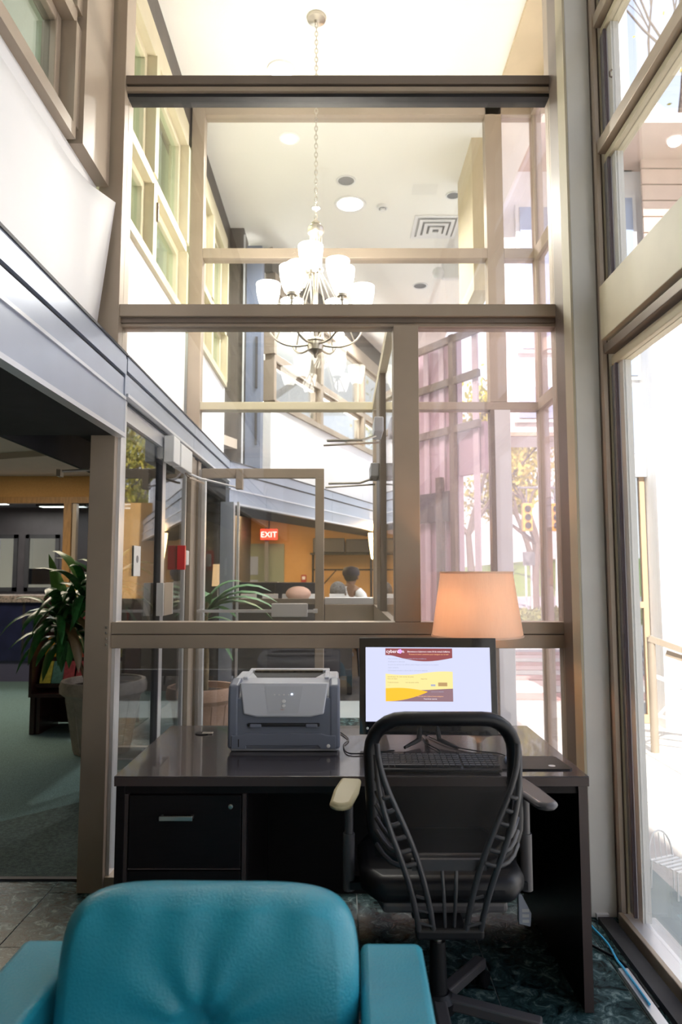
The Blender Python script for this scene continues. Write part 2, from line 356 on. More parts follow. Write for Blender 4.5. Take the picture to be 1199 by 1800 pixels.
# upper windows on the left wall
def upper_windows(ylist, frame, nm, label, x=-1.17, par=None, M=None):
    wn = struct(nm, label=label, cat='window')
    y0, y1 = ylist[0], ylist[-1]
    def pb(name, m, *bx, **k):
        b = MB()
        for q in bx: b.box(*q, M)
        return b.build(name, m, wn, world=True, **k)
    pb('sill', frame, (x - .10, x + .03, y0, y1, 3.27, 3.33)); pb('rail', frame, (x - .10, x + .02, y0, y1, 3.79, 3.86)); pb('head', frame, (x - .10, x + .02, y0, y1, 4.62, 4.80))
    for k, yy in enumerate(ylist):
        wd = .04 if 0 < k < len(ylist) - 1 else .03
        pb('mullion', frame, (x - .12, x + .03, yy - wd, yy + wd, 3.33, 3.79)); pb('mullion', frame, (x - .12, x + .03, yy - wd, yy + wd, 3.86, 4.62))
    for k in range(len(ylist) - 1):
        a, c = ylist[k] + .04, ylist[k + 1] - .04
        for z0, z1 in ((3.33, 3.79), (3.86, 4.62)):
            pb('sash', frame, (x - .09, x - .03, a, a + .05, z0, z1), (x - .09, x - .03, c - .05, c, z0, z1), (x - .09, x - .03, a + .05, c - .05, z0, z0 + .05), (x - .09, x - .03, a + .05, c - .05, z1 - .05, z1), bevel=.006)
            pb('pane', GLD if frame is BRZ else GLG, (x - .063, x - .057, a + .05, c - .05, z0 + .05, z1 - .05))
    return wn
w1 = upper_windows([-2.6, -.9, .8, 2.85], BRZ, 'window_1', 'dark bronze framed upper windows at top left')
part('jamb_cover', BRZ, w1, (-1.24, -1.12, 2.88, 3.22, 3.27, 4.80))
w2 = upper_windows([3.42, 4.12, 5.02], CREAM, 'window_2', 'cream framed upper windows between the two partitions')
part('latch', BRZD, w2, (-1.14, -1.128, 4.14, 4.155, 3.58, 3.70))
upper_windows([5.30, 6.05, 6.85], CREAM, 'window_3', 'upper windows seen beyond the second partition')
upper_windows([1.22, 2.6, 4.3, 6.3], BRZ, 'window_4', 'upper windows of the far wall above the bent parapet', x=-.17, M=M2)
sb('wall_left', BEAM, 'dark brown beam under the ceiling along the left wall', 'beam', (-1.40, -1.175, -4, 7.2, 4.80, ZC))
b = MB(); b.box(-.40, -.17, 1.18, 8.5, 4.80, ZC, M2); o = b.build('wall_left', BEAM, world=True); o['kind'] = 'structure'; o['label'] = 'dark beam under the ceiling along the bent far wall'; o['category'] = 'beam'
# corridor behind the upper windows
cor = mat('corridor_paint', (.50, .54, .45), .9)
sb('wall_left', cor, 'pale green corridor wall seen through the upper windows', 'wall', (-3.2, -3.1, -4, 12, 2.88, 5.0), (-3.1, -1.4, -4, 12, 4.95, 5.05), (-3.1, -1.36, -4, 12, 2.88, 2.98), (-3.1, -1.3, 12, 12.1, 2.88, 5.0))
# corner pilaster
pil = struct('wall_left', label='slate corner pilaster at the bend of the far wall', cat='pilaster')
part('pilaster_body', BEAM, pil, (-1.30, -1.03, 7.15, 7.5, 2.464, ZC))
part('pilaster_face', mat('slate_panel', (.16, .19, .27), .5, .2), pil, (-1.0, -.84, 7.18, 7.42, 2.464, 4.9)); part('slot', FASD, pil, (-.90, -.875, 7.165, 7.18, 2.75, 3.15), (-.90, -.875, 7.165, 7.18, 3.35, 3.9))
part('edge_trim', FASH, pil, (-1.03, -1.012, 7.13, 7.15, 2.464, 5.0))
# ------------------------------------------------ first partition (Y = 3.3)
p1 = struct('wall_front', label='near bronze framed glass partition behind the desk', cat='partition')
Y0, Y1 = 3.26, 3.36
part('post', BRZ, p1, (-1.175, -1.06, Y0 - .02, Y1 + .02, 0, 5.05), bevel=.003, label='tall bronze post at the left of the desk')
part('mullion', BRZ, p1, (.25, .37, Y0, Y1, 1.19, 2.60), bevel=.003)
part('post', BRZ, p1, (1.035, 1.12, Y0, Y1, 0, 5.05), bevel=.003)
part('sill_rail', BRZ, p1, (-1.06, 1.035, Y0, Y1, 1.135, 1.19), bevel=.003); part('sill_rail', BRZ, p1, (-1.06, 1.035, Y0 + .004, Y1, 1.07, 1.132), bevel=.003)
part('transom', BRZ, p1, (-1.175, 1.035, Y0 - .01, Y1, 2.64, 2.70), bevel=.003); part('transom_lip', BRZD, p1, (-1.06, 1.035, Y0 + .01, Y1, 2.615, 2.64)); part('transom_lip', BRZ, p1, (-1.06, 1.035, Y0 + .02, Y1, 2.60, 2.615))
part('top_rail', BRZD, p1, (-1.10, 1.035, Y0 - .01, Y1, 3.82, 3.865), bevel=.003); part('top_rail', BRZ, p1, (-1.10, 1.035, Y0, Y1, 3.79, 3.812)); part('gasket', BLK, p1, (-1.06, 1.035, Y0 + .02, Y1, 3.772, 3.79))
part('bottom_rail', BRZ, p1, (-1.06, 1.035, Y0, Y1, .0, .06))
part('jamb', ALU, p1, (-1.06, -1.045, Y0 + .02, Y1, .06, 1.07)); part('jamb', ALU, p1, (-1.06, -1.045, Y0 + .02, Y1, 1.19, 2.25))
for k in range(4): MB().lathe([(0, 0), (.006, 0), (.005, .003), (0, .004)], (0, 0, 0), 8, Matrix.Translation((-1.075, Y0 - .021, 1.09 + .026 * k)) @ Matrix.Rotation(R(90), 4, 'X')).build('screw', STEEL, p1, world=True)
for nm, g, q in (('pane', GL, (-1.06, .25, 3.30, 3.306, 1.19, 2.60)), ('pane', GLP, (.37, 1.035, 3.30, 3.306, 1.19, 2.60)), ('pane', GL, (-1.06, 1.035, 3.30, 3.306, 2.70, 3.775)), ('pane', GL, (-1.06, 1.035, 3.30, 3.306, .06, 1.07))):
    part(nm, g, p1, q)
# ------------------------------------------------ second partition (Y = 5.2)
p2 = struct('wall_back', label='second glass partition beyond the chandelier', cat='partition')
U0, U1 = 5.16, 5.26
part('post', BRZ, p2, (-1.16, -1.06, U0, U1, 0, 5.07), bevel=.004); part('post', BRZ, p2, (1.12, 1.25, U0, U1, 2.70, 5.07), bevel=.004); part('post', SIDE, p2, (1.15, 1.27, U0, U1, 0, 2.64), bevel=.004); part('post_edge', BRZD, p2, (1.12, 1.15, U0, U1, 0, 2.64)); part('post', BRZ, p2, (1.49, 1.56, U0, U1, 0, 5.07), bevel=.004)  # lower right post coloured white to show sunlight striking it
part('post', BRZ, p2, (.24, .30, U0, U1, 0, 2.64), bevel=.004)
part('head_rail', BRZ, p2, (-1.06, 1.49, U0, U1, 4.98, 5.07), bevel=.004); part('rail', BRZ, p2, (-1.06, 1.12, U0, U1, 3.82, 3.90), bevel=.004); part('rail', BRZ, p2, (1.25, 1.49, U0, U1, 3.82, 3.90), bevel=.004)
part('rail', CREAM, p2, (-1.06, .24, U0, U1, 2.64, 2.70), bevel=.004); part('rail', BRZ, p2, (.30, 1.49, U0, U1, 2.64, 2.70), bevel=.004)
part('sill_rail', BRZ, p2, (-.12, .24, U0, U1, 1.07, 1.19), bevel=.004); part('sill_rail', ALU, p2, (-.12, .24, U0 + .01, U1, 1.19, 1.24), bevel=.004)
for q in ((-1.06, 1.12, 5.20, 5.206, 3.90, 4.98), (1.25, 1.49, 5.20, 5.206, 3.90, 4.98), (-1.06, 1.12, 5.20, 5.206, 2.70, 3.82), (1.25, 1.49, 5.20, 5.206, 2.70, 3.82), (-.12, .24, 5.20, 5.206, 1.24, 2.64), (.30, 1.12, 5.20, 5.206, 0.1, 2.64), (1.25, 1.49, 5.20, 5.206, .1, 2.64), (-1.06, -.12, 5.20, 5.206, 2.22, 2.64)):
    part('pane', GL if q[0] < .3 else GLP, p2, q)
part('door_jamb', ALU, p2, (-1.06, -1.035, U0 + .02, U1, 0, 2.19))
sb('trim_7', TAN, 'tan drop beam hanging from the ceiling right of the supply vent', 'beam', (1.10, 1.24, 5.6, 6.3, 3.75, ZC))
# door in the second partition
d1 = struct('door_1', label='glass door with push bar and closer in the second partition', cat='door')
part('top_rail', BRZ, d1, (-1.03, -.125, 5.13, 5.18, 2.12, 2.19), bevel=.003); part('stile', BRZ, d1, (-.19, -.125, 5.13, 5.18, .02, 2.12), bevel=.003); part('stile', ALU, d1, (-1.03, -1.0, 5.13, 5.18, .02, 2.12), bevel=.003)
part('bottom_rail', BRZ, d1, (-1.0, -.19, 5.13, 5.18, .02, .18), bevel=.003)
part('pane', GL, d1, (-1.0, -.19, 5.152, 5.158, .18, 2.12)); part('push_bar', ALU, d1, (-1.04, -.17, 5.08, 5.10, 1.135, 1.155), (-.2, -.17, 5.10, 5.13, 1.13, 1.16), (-1.03, -1.0, 5.10, 5.13, 1.13, 1.16)); part('push_plate', ALU, d1, (-.50, -.24, 5.065, 5.08, 1.105, 1.20), bevel=.004)
dc = part('closer', BRZ, d1, (-.77, -.72, 5.07, 5.13, 2.03, 2.18), bevel=.004); MB().tube([(-.75, 5.09, 2.04), (-1.0, 4.95, 2.09), (-1.10, 4.75, 2.12)], .008, 6).build('closer_arm', ALU, d1, world=True)
# side glass wall between the partitions (X = .25), with transom and a door leaf carrying two closers
sw = struct('wall_side', label='glass side wall joining the two partitions right of centre', cat='partition')
part('transom', CREAM, sw, (.235, .285, 3.36, 5.16, 2.64, 2.70)); part('sill_rail', BRZ, sw, (.24, .28, 3.36, 5.16, 1.07, 1.19)); part('pane', GL, sw, (.257, .263, 3.36, 4.2, 1.19, 2.64))
part('mullion', BRZD, sw, (.24, .28, 4.2, 4.25, 1.19, 2.64)); part('mullion', ALU, sw, (.24, .275, 4.62, 4.66, 1.19, 2.64)); part('pane', GL, sw, (.257, .263, 4.66, 5.16, 1.19, 2.64))
part('slot_frame', BRZD, sw, (.237, .24, 4.25, 4.62, 1.19, 2.64))
for y, z in ((3.95, 2.20), (4.45, 2.02)):
    c = part('closer', LGREY, sw, (.185, .237, y - .12, y + .12, z, z + .085), bevel=.006)
    MB().tube([(.20, y, z), (.12, y - .02, z - .03), (-.08, y - .03, z - .035)], .008, 6).build('closer_arm', STEEL, sw, world=True); MB().tube([(.22, y + .05, z - .03), (-.10, y + .01, z - .055)], .006, 6).build('closer_arm', STEEL, sw, world=True)
# right vestibule wall (X = 1.5)
vr = struct('wall_right', label='outer glass wall of the vestibule right of the second partition', cat='partition')
for z0, z1 in ((2.64, 2.72), (3.80, 3.90), (4.98, 5.07)): part('rail', BRZ, vr, (1.48, 1.54, 3.75, 5.16, z0, z1))
part('sill_rail', BRZ, vr, (1.48, 1.54, 3.75, 5.16, 0, .12))
for z0, z1 in ((.12, 2.64), (2.72, 3.80), (3.90, 4.98)): part('pane', GLP, vr, (1.507, 1.513, 3.75, 5.16, z0, z1))
# ------------------------------------------------ column and front right window wall
co = struct('wall_right', label='square painted column at the right end of the near partition', cat='column')
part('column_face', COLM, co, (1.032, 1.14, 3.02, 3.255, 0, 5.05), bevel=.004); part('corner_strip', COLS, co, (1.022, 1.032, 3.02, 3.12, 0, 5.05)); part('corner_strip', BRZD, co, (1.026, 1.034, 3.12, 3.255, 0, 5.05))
part('caulk_blob', WHITE, co, (1.05, 1.10, 3.005, 3.02, .0, .02))
rw = struct('window_5', label='tall window wall along the right side', cat='window')
XW = 1.14
part('jamb', BRZD, rw, (XW, XW + .03, 2.99, 3.06, 0, 5.05)); part('jamb', BRZ, rw, (XW - .005, XW + .012, 2.96, 2.99, 0, 5.05)); part('jamb', CREAM, rw, (XW + .03, XW + .10, 2.985, 3.06, 0, 5.05)); 
def rail(z0, z1, m=BRZ, x0=XW, x1=XW + .09): part('rail', m, rw, (x0, x1, -4, 2.96, z0, z1), bevel=.003)
rail(2.42, 2.66, CREAM, XW - .012); rail(2.36, 2.40, BRZD); rail(2.31, 2.35, CREAM, XW + .03); rail(3.27, 3.33); rail(3.235, 3.265, CREAM, XW + .03); rail(3.87, 3.93); rail(3.835, 3.865, CREAM, XW + .03); rail(4.75, 5.05); rail(0, .05, BRZ, XW - .02, XW); rail(.0, .045, ALU, XW, XW + .07); rail(0, .03, COLM, XW + .07, XW + .13)
for yy in (1.15, -.8, -2.6): part('mullion', BRZ, rw, (XW, XW + .09, yy, yy + .08, 0, 5.05))
for z0, z1 in ((.045, 2.31), (2.66, 3.235), (3.33, 3.835), (3.93, 4.75)):
    part('sash_stile', ALU, rw, (XW + .035, XW + .075, 2.93, 2.975, z0, z1)); part('gasket', flat('mauve_gasket', (.17, .14, .17)), rw, (XW + .03, XW + .042, 2.918, 2.93, z0, z1)); part('sash_stile', COLM, rw, (XW + .045, XW + .08, 2.875, 2.917, z0, z1))
    part('pane', GL, rw, (XW + .050, XW + .056, 1.23, 2.875, z0, z1)); part('pane', GL, rw, (XW + .050, XW + .056, -.72, 1.15, z0, z1)); part('pane', GL, rw, (XW + .050, XW + .056, -2.52, -.80, z0, z1))
MB().tube([(XW + .03, 2.84, 3.58), (XW + .02, 2.84, 3.57), (XW + .02, 2.84, 3.55), (XW + .03, 2.84, 3.545)], .004, 6).build('latch', BRZD, rw, world=True)
sb('baseboard_right', BLK, 'black cable track on the floor along the right window', 'trim', (1.045, 1.105, -2, 2.98, 0, .022))
tag(sb('trim_8', ALU, '', '', (.985, 1.02, -1, 2.62, 0, .016)), 'grey metal cable raceway on the floor by the right window', 'raceway', kind='structure')
# room behind the camera
sb('wall_rear', TAN, 'plain tan wall behind the camera', 'wall', (-9.1, 1.4, -4.1, -4, 0, 5.1))
# ------------------------------------------------ lobby at left
sb('wall_lobby', WARM, 'warm orange bulkhead above the front desk', 'bulkhead', (-9, -2.05, 9.15, 9.3, 2.42, 2.77))
of = struct('window_6', label='oak framed glass screen above the front desk', cat='window')
part('head', WARMW, of, (-9, -2.3, 9.12, 9.22, 2.34, 2.42)); part('post', WARMW, of, (-3.63, -3.53, 9.12, 9.22, 1.13, 2.34)); part('post', BRZ, of, (-3.52, -3.47, 9.14, 9.22, 1.13, 2.34)); part('pane', GLD, of, (-3.47, -2.3, 9.17, 9.176, 1.13, 2.34)); part('post', WARMW, of, (-2.3, -2.2, 9.12, 9.22, 0, 2.42))
bk = struct('wall_office', label='dark cabinet wall with two interior windows behind the front desk', cat='wall')
YB = 10.8
part('panel', DCAB, bk, (-9, -1.9, YB, YB + .1, 0, 1.15), (-9, -1.9, YB, YB + .1, 2.02, 2.8), (-4.98, -4.86, YB, YB + .1, 1.15, 2.02), (-4.34, -1.9, YB, YB + .1, 1.15, 2.02), (-9, -6.5, YB, YB + .1, 1.15, 2.02))
for x0, x1 in ((-4.86, -4.34), (-6.5, -4.98)):
    part('sash', BLK, bk, (x0, x0 + .06, YB - .03, YB, 1.15, 2.02), (x1 - .06, x1, YB - .03, YB, 1.15, 2.02), (x0, x1, YB - .03, YB, 1.96, 2.02), (x0, x1, YB - .03, YB, 1.15, 1.21)); part('pane', GLD, bk, (x0, x1, YB + .04, YB + .046, 1.15, 2.02))
part('curtain_and_glow', flat('office_daylight_glow', (.50, .47, .36), .35), bk, (-9, -4.2, YB + .8, YB + .85, .9, 2.3)); part('curtain_and_glow', WHITE, bk, (-5.75, -5.68, YB + .5, YB + .55, 1.15, 2.0), (-5.6, -5.52, YB + .5, YB + .55, 1.15, 2.0), (-5.28, -5.18, YB + .5, YB + .55, 1.15, 2.0)); part('shelf', BLK, bk, (-5.0, -4.6, YB + .3, YB + .4, 1.25, 1.5))  # broad rear panel glows on its own, in place of daylight beyond the windows
sb('ceiling', BLK, 'dark office ceiling behind the front desk', 'ceiling', (-9, -1.9, 9.3, 10.8, 2.44, 2.52))
sb('wall_left', WARM, 'far left lobby wall', 'wall', (-9.1, -9, -4, 11, 0, 2.8))
sb('floor', CARP2, 'dark carpet of the lobby beside the camera', 'carpet', (-9, -3.75, -4, 3.38, -.12, .0))
for i, (x, y) in enumerate([(-5.0, 9.75), (-5.9, 10.1), (-4.05, 10.15), (-3.1, 9.75), (-2.9, 10.35)]):
    t = thing('ceiling_light', ['long fluorescent ceiling panel above the left office window', 'fluorescent ceiling panel at the far left edge of the office', 'fluorescent ceiling panel above the oak post', 'fluorescent ceiling panel right of the oak post', 'rear fluorescent panel right of the oak post'][i], 'ceiling light', (x, y, 2.39), group='office fluorescent panels')
    MB().box(-.36, .36, -.09, .09, 0, .05).build('frame', BLK, t); MB().box(-.32, .32, -.07, .07, -.006, 0).build('diffuser', FLUO, t)
# back of the building: seating area
seat_wall = sb('wall_back', WARM, 'warm golden wall behind the seating area', 'wall', (-4.2, 2.1, 13.6, 13.7, 0, 2.8))
sb('wall_back', BEAM, 'dark side wall of the seating area', 'wall', (-4.2, -1.75, 12.2, 12.3, 0, 2.8), (-1.9, -1.75, 12.3, 13.6, 0, 2.8))
b = MB(); b.box(-5, -.30, .3, 8.3, 2.70, 2.80, M2); o = b.build('ceiling', LOBC, world=True); o['kind'] = 'structure'; o['label'] = 'low beige ceiling over the seating area'; o['category'] = 'ceiling'
sb('wall_back', PARA, 'white end wall closing the atrium far beyond the chandelier', 'wall', (.9, 1.66, 14.6, 14.7, 0, ZC))
sb('floor', BLK, 'dark carpet of the seating area', 'floor', (-4.4, 1.5, 8.0, 14.6, -.12, -.004))
cw = struct('window_7', label='slate framed corner screen below the bend of the fascia', cat='window')
part('post', FAS, cw, (-1.10, -.98, 6.36, 6.46, 0, 2.07)); part('post', ALU, cw, (-.95, -.93, 6.36, 6.40, 0, 2.07)); part('post', BEAM, cw, (-1.45, -1.35, 6.36, 6.46, 0, 2.2)); part('rail', BRZD, cw, (-1.35, .1, 6.38, 6.42, 1.14, 1.19)); part('pane', GLD, cw, (-1.35, -1.10, 6.40, 6.406, 0, 2.07)); part('panel', DCAB, cw, (-1.35, .1, 6.39, 6.41, .5, 1.14))
sb('wall_left', BEAM, 'dark panelled wall behind the corner screen', 'wall', (-2.6, -1.45, 8.6, 8.7, 0, 2.75))
# sliding door on the left side between the partitions
ld = struct('door_2', label='bright framed sliding glass door just right of the tall bronze post', cat='door')
XL = -1.09
part('stile', ALU, ld, (XL - .02, XL + .02, 3.40, 3.43, .02, 2.17)); part('stile', ALU, ld, (XL - .02, XL + .02, 4.16, 4.24, .02, 2.17)); part('stile', FASD, ld, (XL - .015, XL + .022, 4.14, 4.16, .1, 2.1))
part('top_rail', ALU, ld, (XL - .02, XL + .02, 3.40, 4.24, 2.17, 2.255)); part('bottom_rail', ALU, ld, (XL - .02, XL + .02, 3.43, 4.16, .02, .10)); part('pane', GLD, ld, (XL - .003, XL + .003, 3.43, 4.16, .10, 2.17))
part('pull_handle', ALU, ld, (XL + .02, XL + .06, 4.08, 4.10, 1.17, 1.36), (XL + .02, XL + .06, 4.30, 4.32, 1.17, 1.36)); part('pull_plate', BRZ, ld, (XL + .055, XL + .062, 4.10, 4.30, 1.17, 1.36))
lg = struct('window_8', label='dark side glass between the sliding door and the second partition', cat='window')
part('pane', GLD, lg, (XL - .003, XL + .003, 4.26, 4.92, .1, 2.12)); part('frame', BRZ, lg, (XL - .05, XL + .03, 4.92, 5.02, 0, 2.25), (XL - .05, XL + .02, 5.03, 5.14, 0, 2.25), (XL - .03, XL + .02, 4.26, 4.92, 2.12, 2.25), (XL - .03, XL + .02, 4.26, 4.92, 0, .1)); part('edge', ALU, lg, (XL - .01, XL + .01, 4.84, 4.86, .1, 2.12))
# ================================================================ OBJECTS
# ---- ceiling fittings
def ceil_disc(name, label, cat, x, y, r, m, group=None, z=ZC):
    t = thing(name, label, cat, (x, y, z), group=group)
    MB().lathe([(r * 1.0, -.001), (r * 1.22, -.001), (r * 1.2, -.012), (r * 1.0, -.008)], n=28, closed=True).build('trim_ring', WPL, t, smooth=40)
    MB().lathe([(0, -.006), (r, -.006), (r, -.001)], n=28).build('lens' if m in (FROST, DISC) else 'baffle', m, t, smooth=40)
    return t
ceil_disc('downlight', 'lit recessed downlight left of the chandelier canopy', 'downlight', -.436, 4.8, .085, DISC, 'recessed downlights')
ceil_disc('downlight', 'lit downlight nearest beyond the upper rail of the second partition', 'downlight', -.433, 5.609, .06, DISC, 'recessed downlights')
ceil_disc('downlight', 'small lit downlight left of the chain, farthest of its row', 'downlight', -.25, 6.733, .04, DISC, 'recessed downlights')
ceil_disc('recessed_can', 'unlit grey recessed can above the big round light', 'recessed can', .048, 6.244, .075, CAN, 'unlit cans')
ceil_disc('recessed_can', 'unlit grey can beside the tan drop beam', 'recessed can', 1.09, 6.5, .06, CAN, 'unlit cans')
ceil_disc('recessed_can', 'unlit grey can below the supply vent, farthest', 'recessed can', 1.009, 8.639, .08, CAN, 'unlit cans')
ceil_disc('round_light', 'big round lit ceiling disc between the can and the smoke detector', 'ceiling light', .09, 6.66, .13, DISC)
t = thing('smoke_detector', 'small white smoke detector right of the round ceiling light', 'smoke detector', (.415, 6.701, ZC))
MB().lathe([(0, -.05), (.025, -.05), (.03, -.03), (.055, -.028), (.06, 0)], n=20).build('housing', WPL, t, smooth=40); MB().lathe([(.031, -.034), (.036, -.036), (.036, -.03), (.031, -.028)], n=20, closed=True).build('sensor_ring', CAN, t)
def vent(x, y, s, label):
    t = thing('ceiling_vent', label, 'vent', (x, y, ZC))
    for k in range(4):
        a = s * (1 - .24 * k); z = -.012 - .012 * k
        MB().box(-a, a, -a, -a + .035, z, z + .01).box(-a, a, a - .035, a, z, z + .01).box(-a, -a + .035, -a + .035, a - .035, z, z + .01).box(a - .035, a, -a + .035, a - .035, z, z + .01).build('louvre', WPL, t)
    MB().box(-s * .98, s * .98, -s * .98, s * .98, -.004, -.0005).build('throat', mat('vent_throat', (.42, .42, .42), .6), t)
vent(1.0, 7.12, .24, 'square white supply vent with nested louvres left of the tan drop beam')
t = thing('ceiling_vent', 'slim grey slot vent at the very top of the picture', 'vent', (.80, 4.05, ZC)); MB().box(-.12, .12, -.12, .06, -.012, -.001).build('grille', CAN, t)
t = thing('emergency_light', 'white emergency light with two lamp heads below the supply vent', 'emergency light', (1.30, 7.9, 4.90))
MB().box(-.12, .12, -.05, .05, -.06, .18).build('housing', WPL, t, bevel=.02)
for s_ in (-1, 1): MB().ball((s_ * .17, -.04, .0), .07, 12).build('lamp_head', WPL, t, smooth=60)
# ---- chandelier
ch = thing('chandelier', 'nine-light nickel chandelier with glowing white glass cups hanging on a long chain', 'chandelier', (-.162, 4.32, 2.79))
TZ = ZC - 2.79
MB().lathe([(.0, -.045), (.012, -.045), (.02, -.03), (.06, -.022), (.065, -.006), (.062, 0)], (0, 0, TZ), 28).build('canopy', NICK, ch, smooth=45)
cb = MB(); nz = 0; z = TZ - .04
while z > .90:
    a = math.pi / 2 * (nz % 2); pts = []
    for k in range(10):
        q = 2 * math.pi * k / 10; pts.append((math.cos(q) * .010 * math.cos(a), math.cos(q) * .010 * math.sin(a), z - .018 + math.sin(q) * .020))
    cb.tube(pts, .0028, 5, closed=True); z -= .030; nz += 1
cb.build('chain', NICK, ch, smooth=60)
MB().lathe([(0, .90), (.012, .89), (.03, .87), (.032, .86), (.018, .85), (.05, .84), (.055, .82), (.05, .80), (.0, .80)], n=20).build('top_cap', NICK, ch, smooth=45)
for k in range(4):
    a = math.pi / 2 * k + .4; MB().tube([(.032 * math.cos(a), .032 * math.sin(a), .81), (.032 * math.cos(a), .032 * math.sin(a), .56)], .011, 8).build('column_rod', NICK, ch, smooth=50)
MB().lathe([(0, .57), (.05, .565), (.05, .55), (.02, .53), (.014, .30), (.014, .10), (0, .10)], n=18).build('stem', NICK, ch, smooth=45)
MB().lathe([(0, -.02), (.008, -.015), (.012, 0), (.05, .03), (.052, .06), (.045, .085), (.055, .09), (.05, .105), (0, .105)], n=22).build('hub', NICK, ch, smooth=45)
shade_prof = [(.020, 0), (.045, .012), (.062, .055), (.074, .11), (.078, .165), (.072, .165), (.066, .11), (.055, .055), (.038, .02), (.0, .012)]
def cup(x, y, z):
    MB().lathe([(0, -.03), (.012, -.03), (.014, -.012), (.030, -.010), (.034, .004), (0, .006)], (x, y, z), 16).build('cup_holder', NICK, ch, smooth=45)
    MB().lathe(shade_prof, (x, y, z), 24).build('glass_shade', FROST, ch, smooth=50)
for k in range(6):
    a = R(60 * k + 4); c_, s_ = math.cos(a), math.sin(a)
    MB().tube(bez((.03 * c_, .03 * s_, .07), (.20 * c_, .20 * s_, .02), (.33 * c_, .33 * s_, .10), (.30 * c_, .30 * s_, .27), 12), .007, 6).build('arm', NICK, ch, smooth=60)
    MB().tube([(.03 * c_, .03 * s_, .55), (.16 * c_, .16 * s_, .32), (.25 * c_, .25 * s_, .09)], .005, 6).build('brace', NICK, ch, smooth=60)
    cup(.30 * c_, .30 * s_, .29)
for k in range(3):
    a = R(120 * k + 20); c_, s_ = math.cos(a), math.sin(a)
    MB().tube(bez((.02 * c_, .02 * s_, .12), (.06 * c_, .06 * s_, .20), (.16 * c_, .16 * s_, .34), (.15 * c_, .15 * s_, .46), 8), .006, 6).build('arm', NICK, ch, smooth=60)
    cup(.15 * c_, .15 * s_, .48)
# ---- desk
dk = thing('desk', 'dark espresso office desk with a two-drawer pedestal at left', 'desk', (.035, 2.77, 0))
DX0, DX1, DY0, DY1 = -.785, .785, -.39, .39
MB().box(DX0, DX1, DY0, DY1, .712, .745).build('desktop', ESPT, dk, bevel=.002)
MB().box(DX0 + .002, DX1 - .002, DY0 - .002, DY0, .714, .742).build('edge_band', EDGE, dk)
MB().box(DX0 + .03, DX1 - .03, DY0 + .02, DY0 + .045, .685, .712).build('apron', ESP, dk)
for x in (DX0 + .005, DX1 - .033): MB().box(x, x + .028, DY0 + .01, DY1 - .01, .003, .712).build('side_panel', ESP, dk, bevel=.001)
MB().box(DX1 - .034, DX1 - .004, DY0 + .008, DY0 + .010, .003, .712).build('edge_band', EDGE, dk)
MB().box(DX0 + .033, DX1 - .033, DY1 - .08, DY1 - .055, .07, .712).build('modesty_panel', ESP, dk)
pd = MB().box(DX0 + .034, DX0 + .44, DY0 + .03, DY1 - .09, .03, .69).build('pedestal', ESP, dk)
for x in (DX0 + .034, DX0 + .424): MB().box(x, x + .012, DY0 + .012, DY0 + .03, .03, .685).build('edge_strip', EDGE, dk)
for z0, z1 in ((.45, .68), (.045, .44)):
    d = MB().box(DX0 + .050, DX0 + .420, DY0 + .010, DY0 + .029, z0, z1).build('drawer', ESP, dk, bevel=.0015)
    MB().box(DX0 + .050, DX0 + .420, DY0 + .007, DY0 + .009, z0 - .004, z0).build('drawer_edge', EDGE, d)
    hx = DX0 + .21; hz = z1 - .065
    MB().box(hx - .055, hx + .055, DY0 - .018, DY0 - .010, hz - .008, hz + .008).box(hx - .055, hx - .045, DY0 - .010, DY0 + .010, hz - .006, hz + .006).box(hx + .045, hx + .055, DY0 - .010, DY0 + .010, hz - .006, hz + .006).build('handle', STEEL, d, bevel=.002)
    if z0 > .3: MB().lathe([(0, 0), (.008, 0), (.008, .003), (.004, .004), (0, .004)], (0, 0, 0), 14, Matrix.Translation((DX0 + .385, DY0 + .010, z1 - .035)) @ Matrix.Rotation(R(90), 4, 'X')).build('lock', STEEL, d)
for x, y in ((DX0 + .17, DY1 - .16), (DX1 - .14, DY1 - .16)):
    g = MB().lathe([(0, .0005), (.03, .0005), (.03, .003), (.024, .004), (.0, .002)], (x, y, .745), 20).build('grommet', BLKP, dk, smooth=40)
MB().box(-.02 + DX0 + .19, DX0 + .215, DY1 - .175, DY1 - .150, .745, .752).build('grommet_cap', STEEL, dk, bevel=.003)
# ---- printer
pr = thing('printer', 'grey and blue-grey laser printer on the left half of the desk', 'printer', (-.215, 2.70, .746))
PW, PD, PH = .205, .36, .262
MB().prism([(0, 0), (PD, 0), (PD, .235), (PD * .8, .258), (.10, .258), (.0, .20)], -PW, PW, 'yz').build('body', LGREY, pr, bevel=.010, seg=3, smooth=30)
MB().box(-PW + .002, PW - .002, -.012, .001, .012, .20).build('front_bezel', DGREY, pr, bevel=.01, seg=3)
def shell(xa, xb):
    return MB().prism([(-.014, .012), (.09, .012), (.13, .06), (.13, .16), (.11, .25), (.085, .262), (.0, .245), (-.014, .20)], xa, xb, 'yz')
shell(-PW - .006, -PW + .035).build('corner_shell', DGREY, pr, bevel=.01, seg=3, smooth=30); shell(PW - .035, PW + .006).build('corner_shell', DGREY, pr, bevel=.01, seg=3, smooth=30)
Mf = Matrix.Translation((0, -.014, .184)) @ Matrix.Rotation(R(-9), 4, 'X') @ Matrix.Diagonal((1, 1, .78, 1))
MB().prism([(-.150, -.055), (-.10, -.068), (.10, -.068), (.150, -.055), (.168, .092), (-.168, .092)], -.006, .03, 'xz', Mf).build('front_cover', LGREY, pr, bevel=.006, seg=3, smooth=30)
cpn = MB().prism([(-.055, -.05), (.055, -.05), (.072, .075), (-.072, .075)], -.0075, -.005, 'xz', Mf).build('control_panel', mat('panel_grey', (.56, .58, .63), .5), pr)
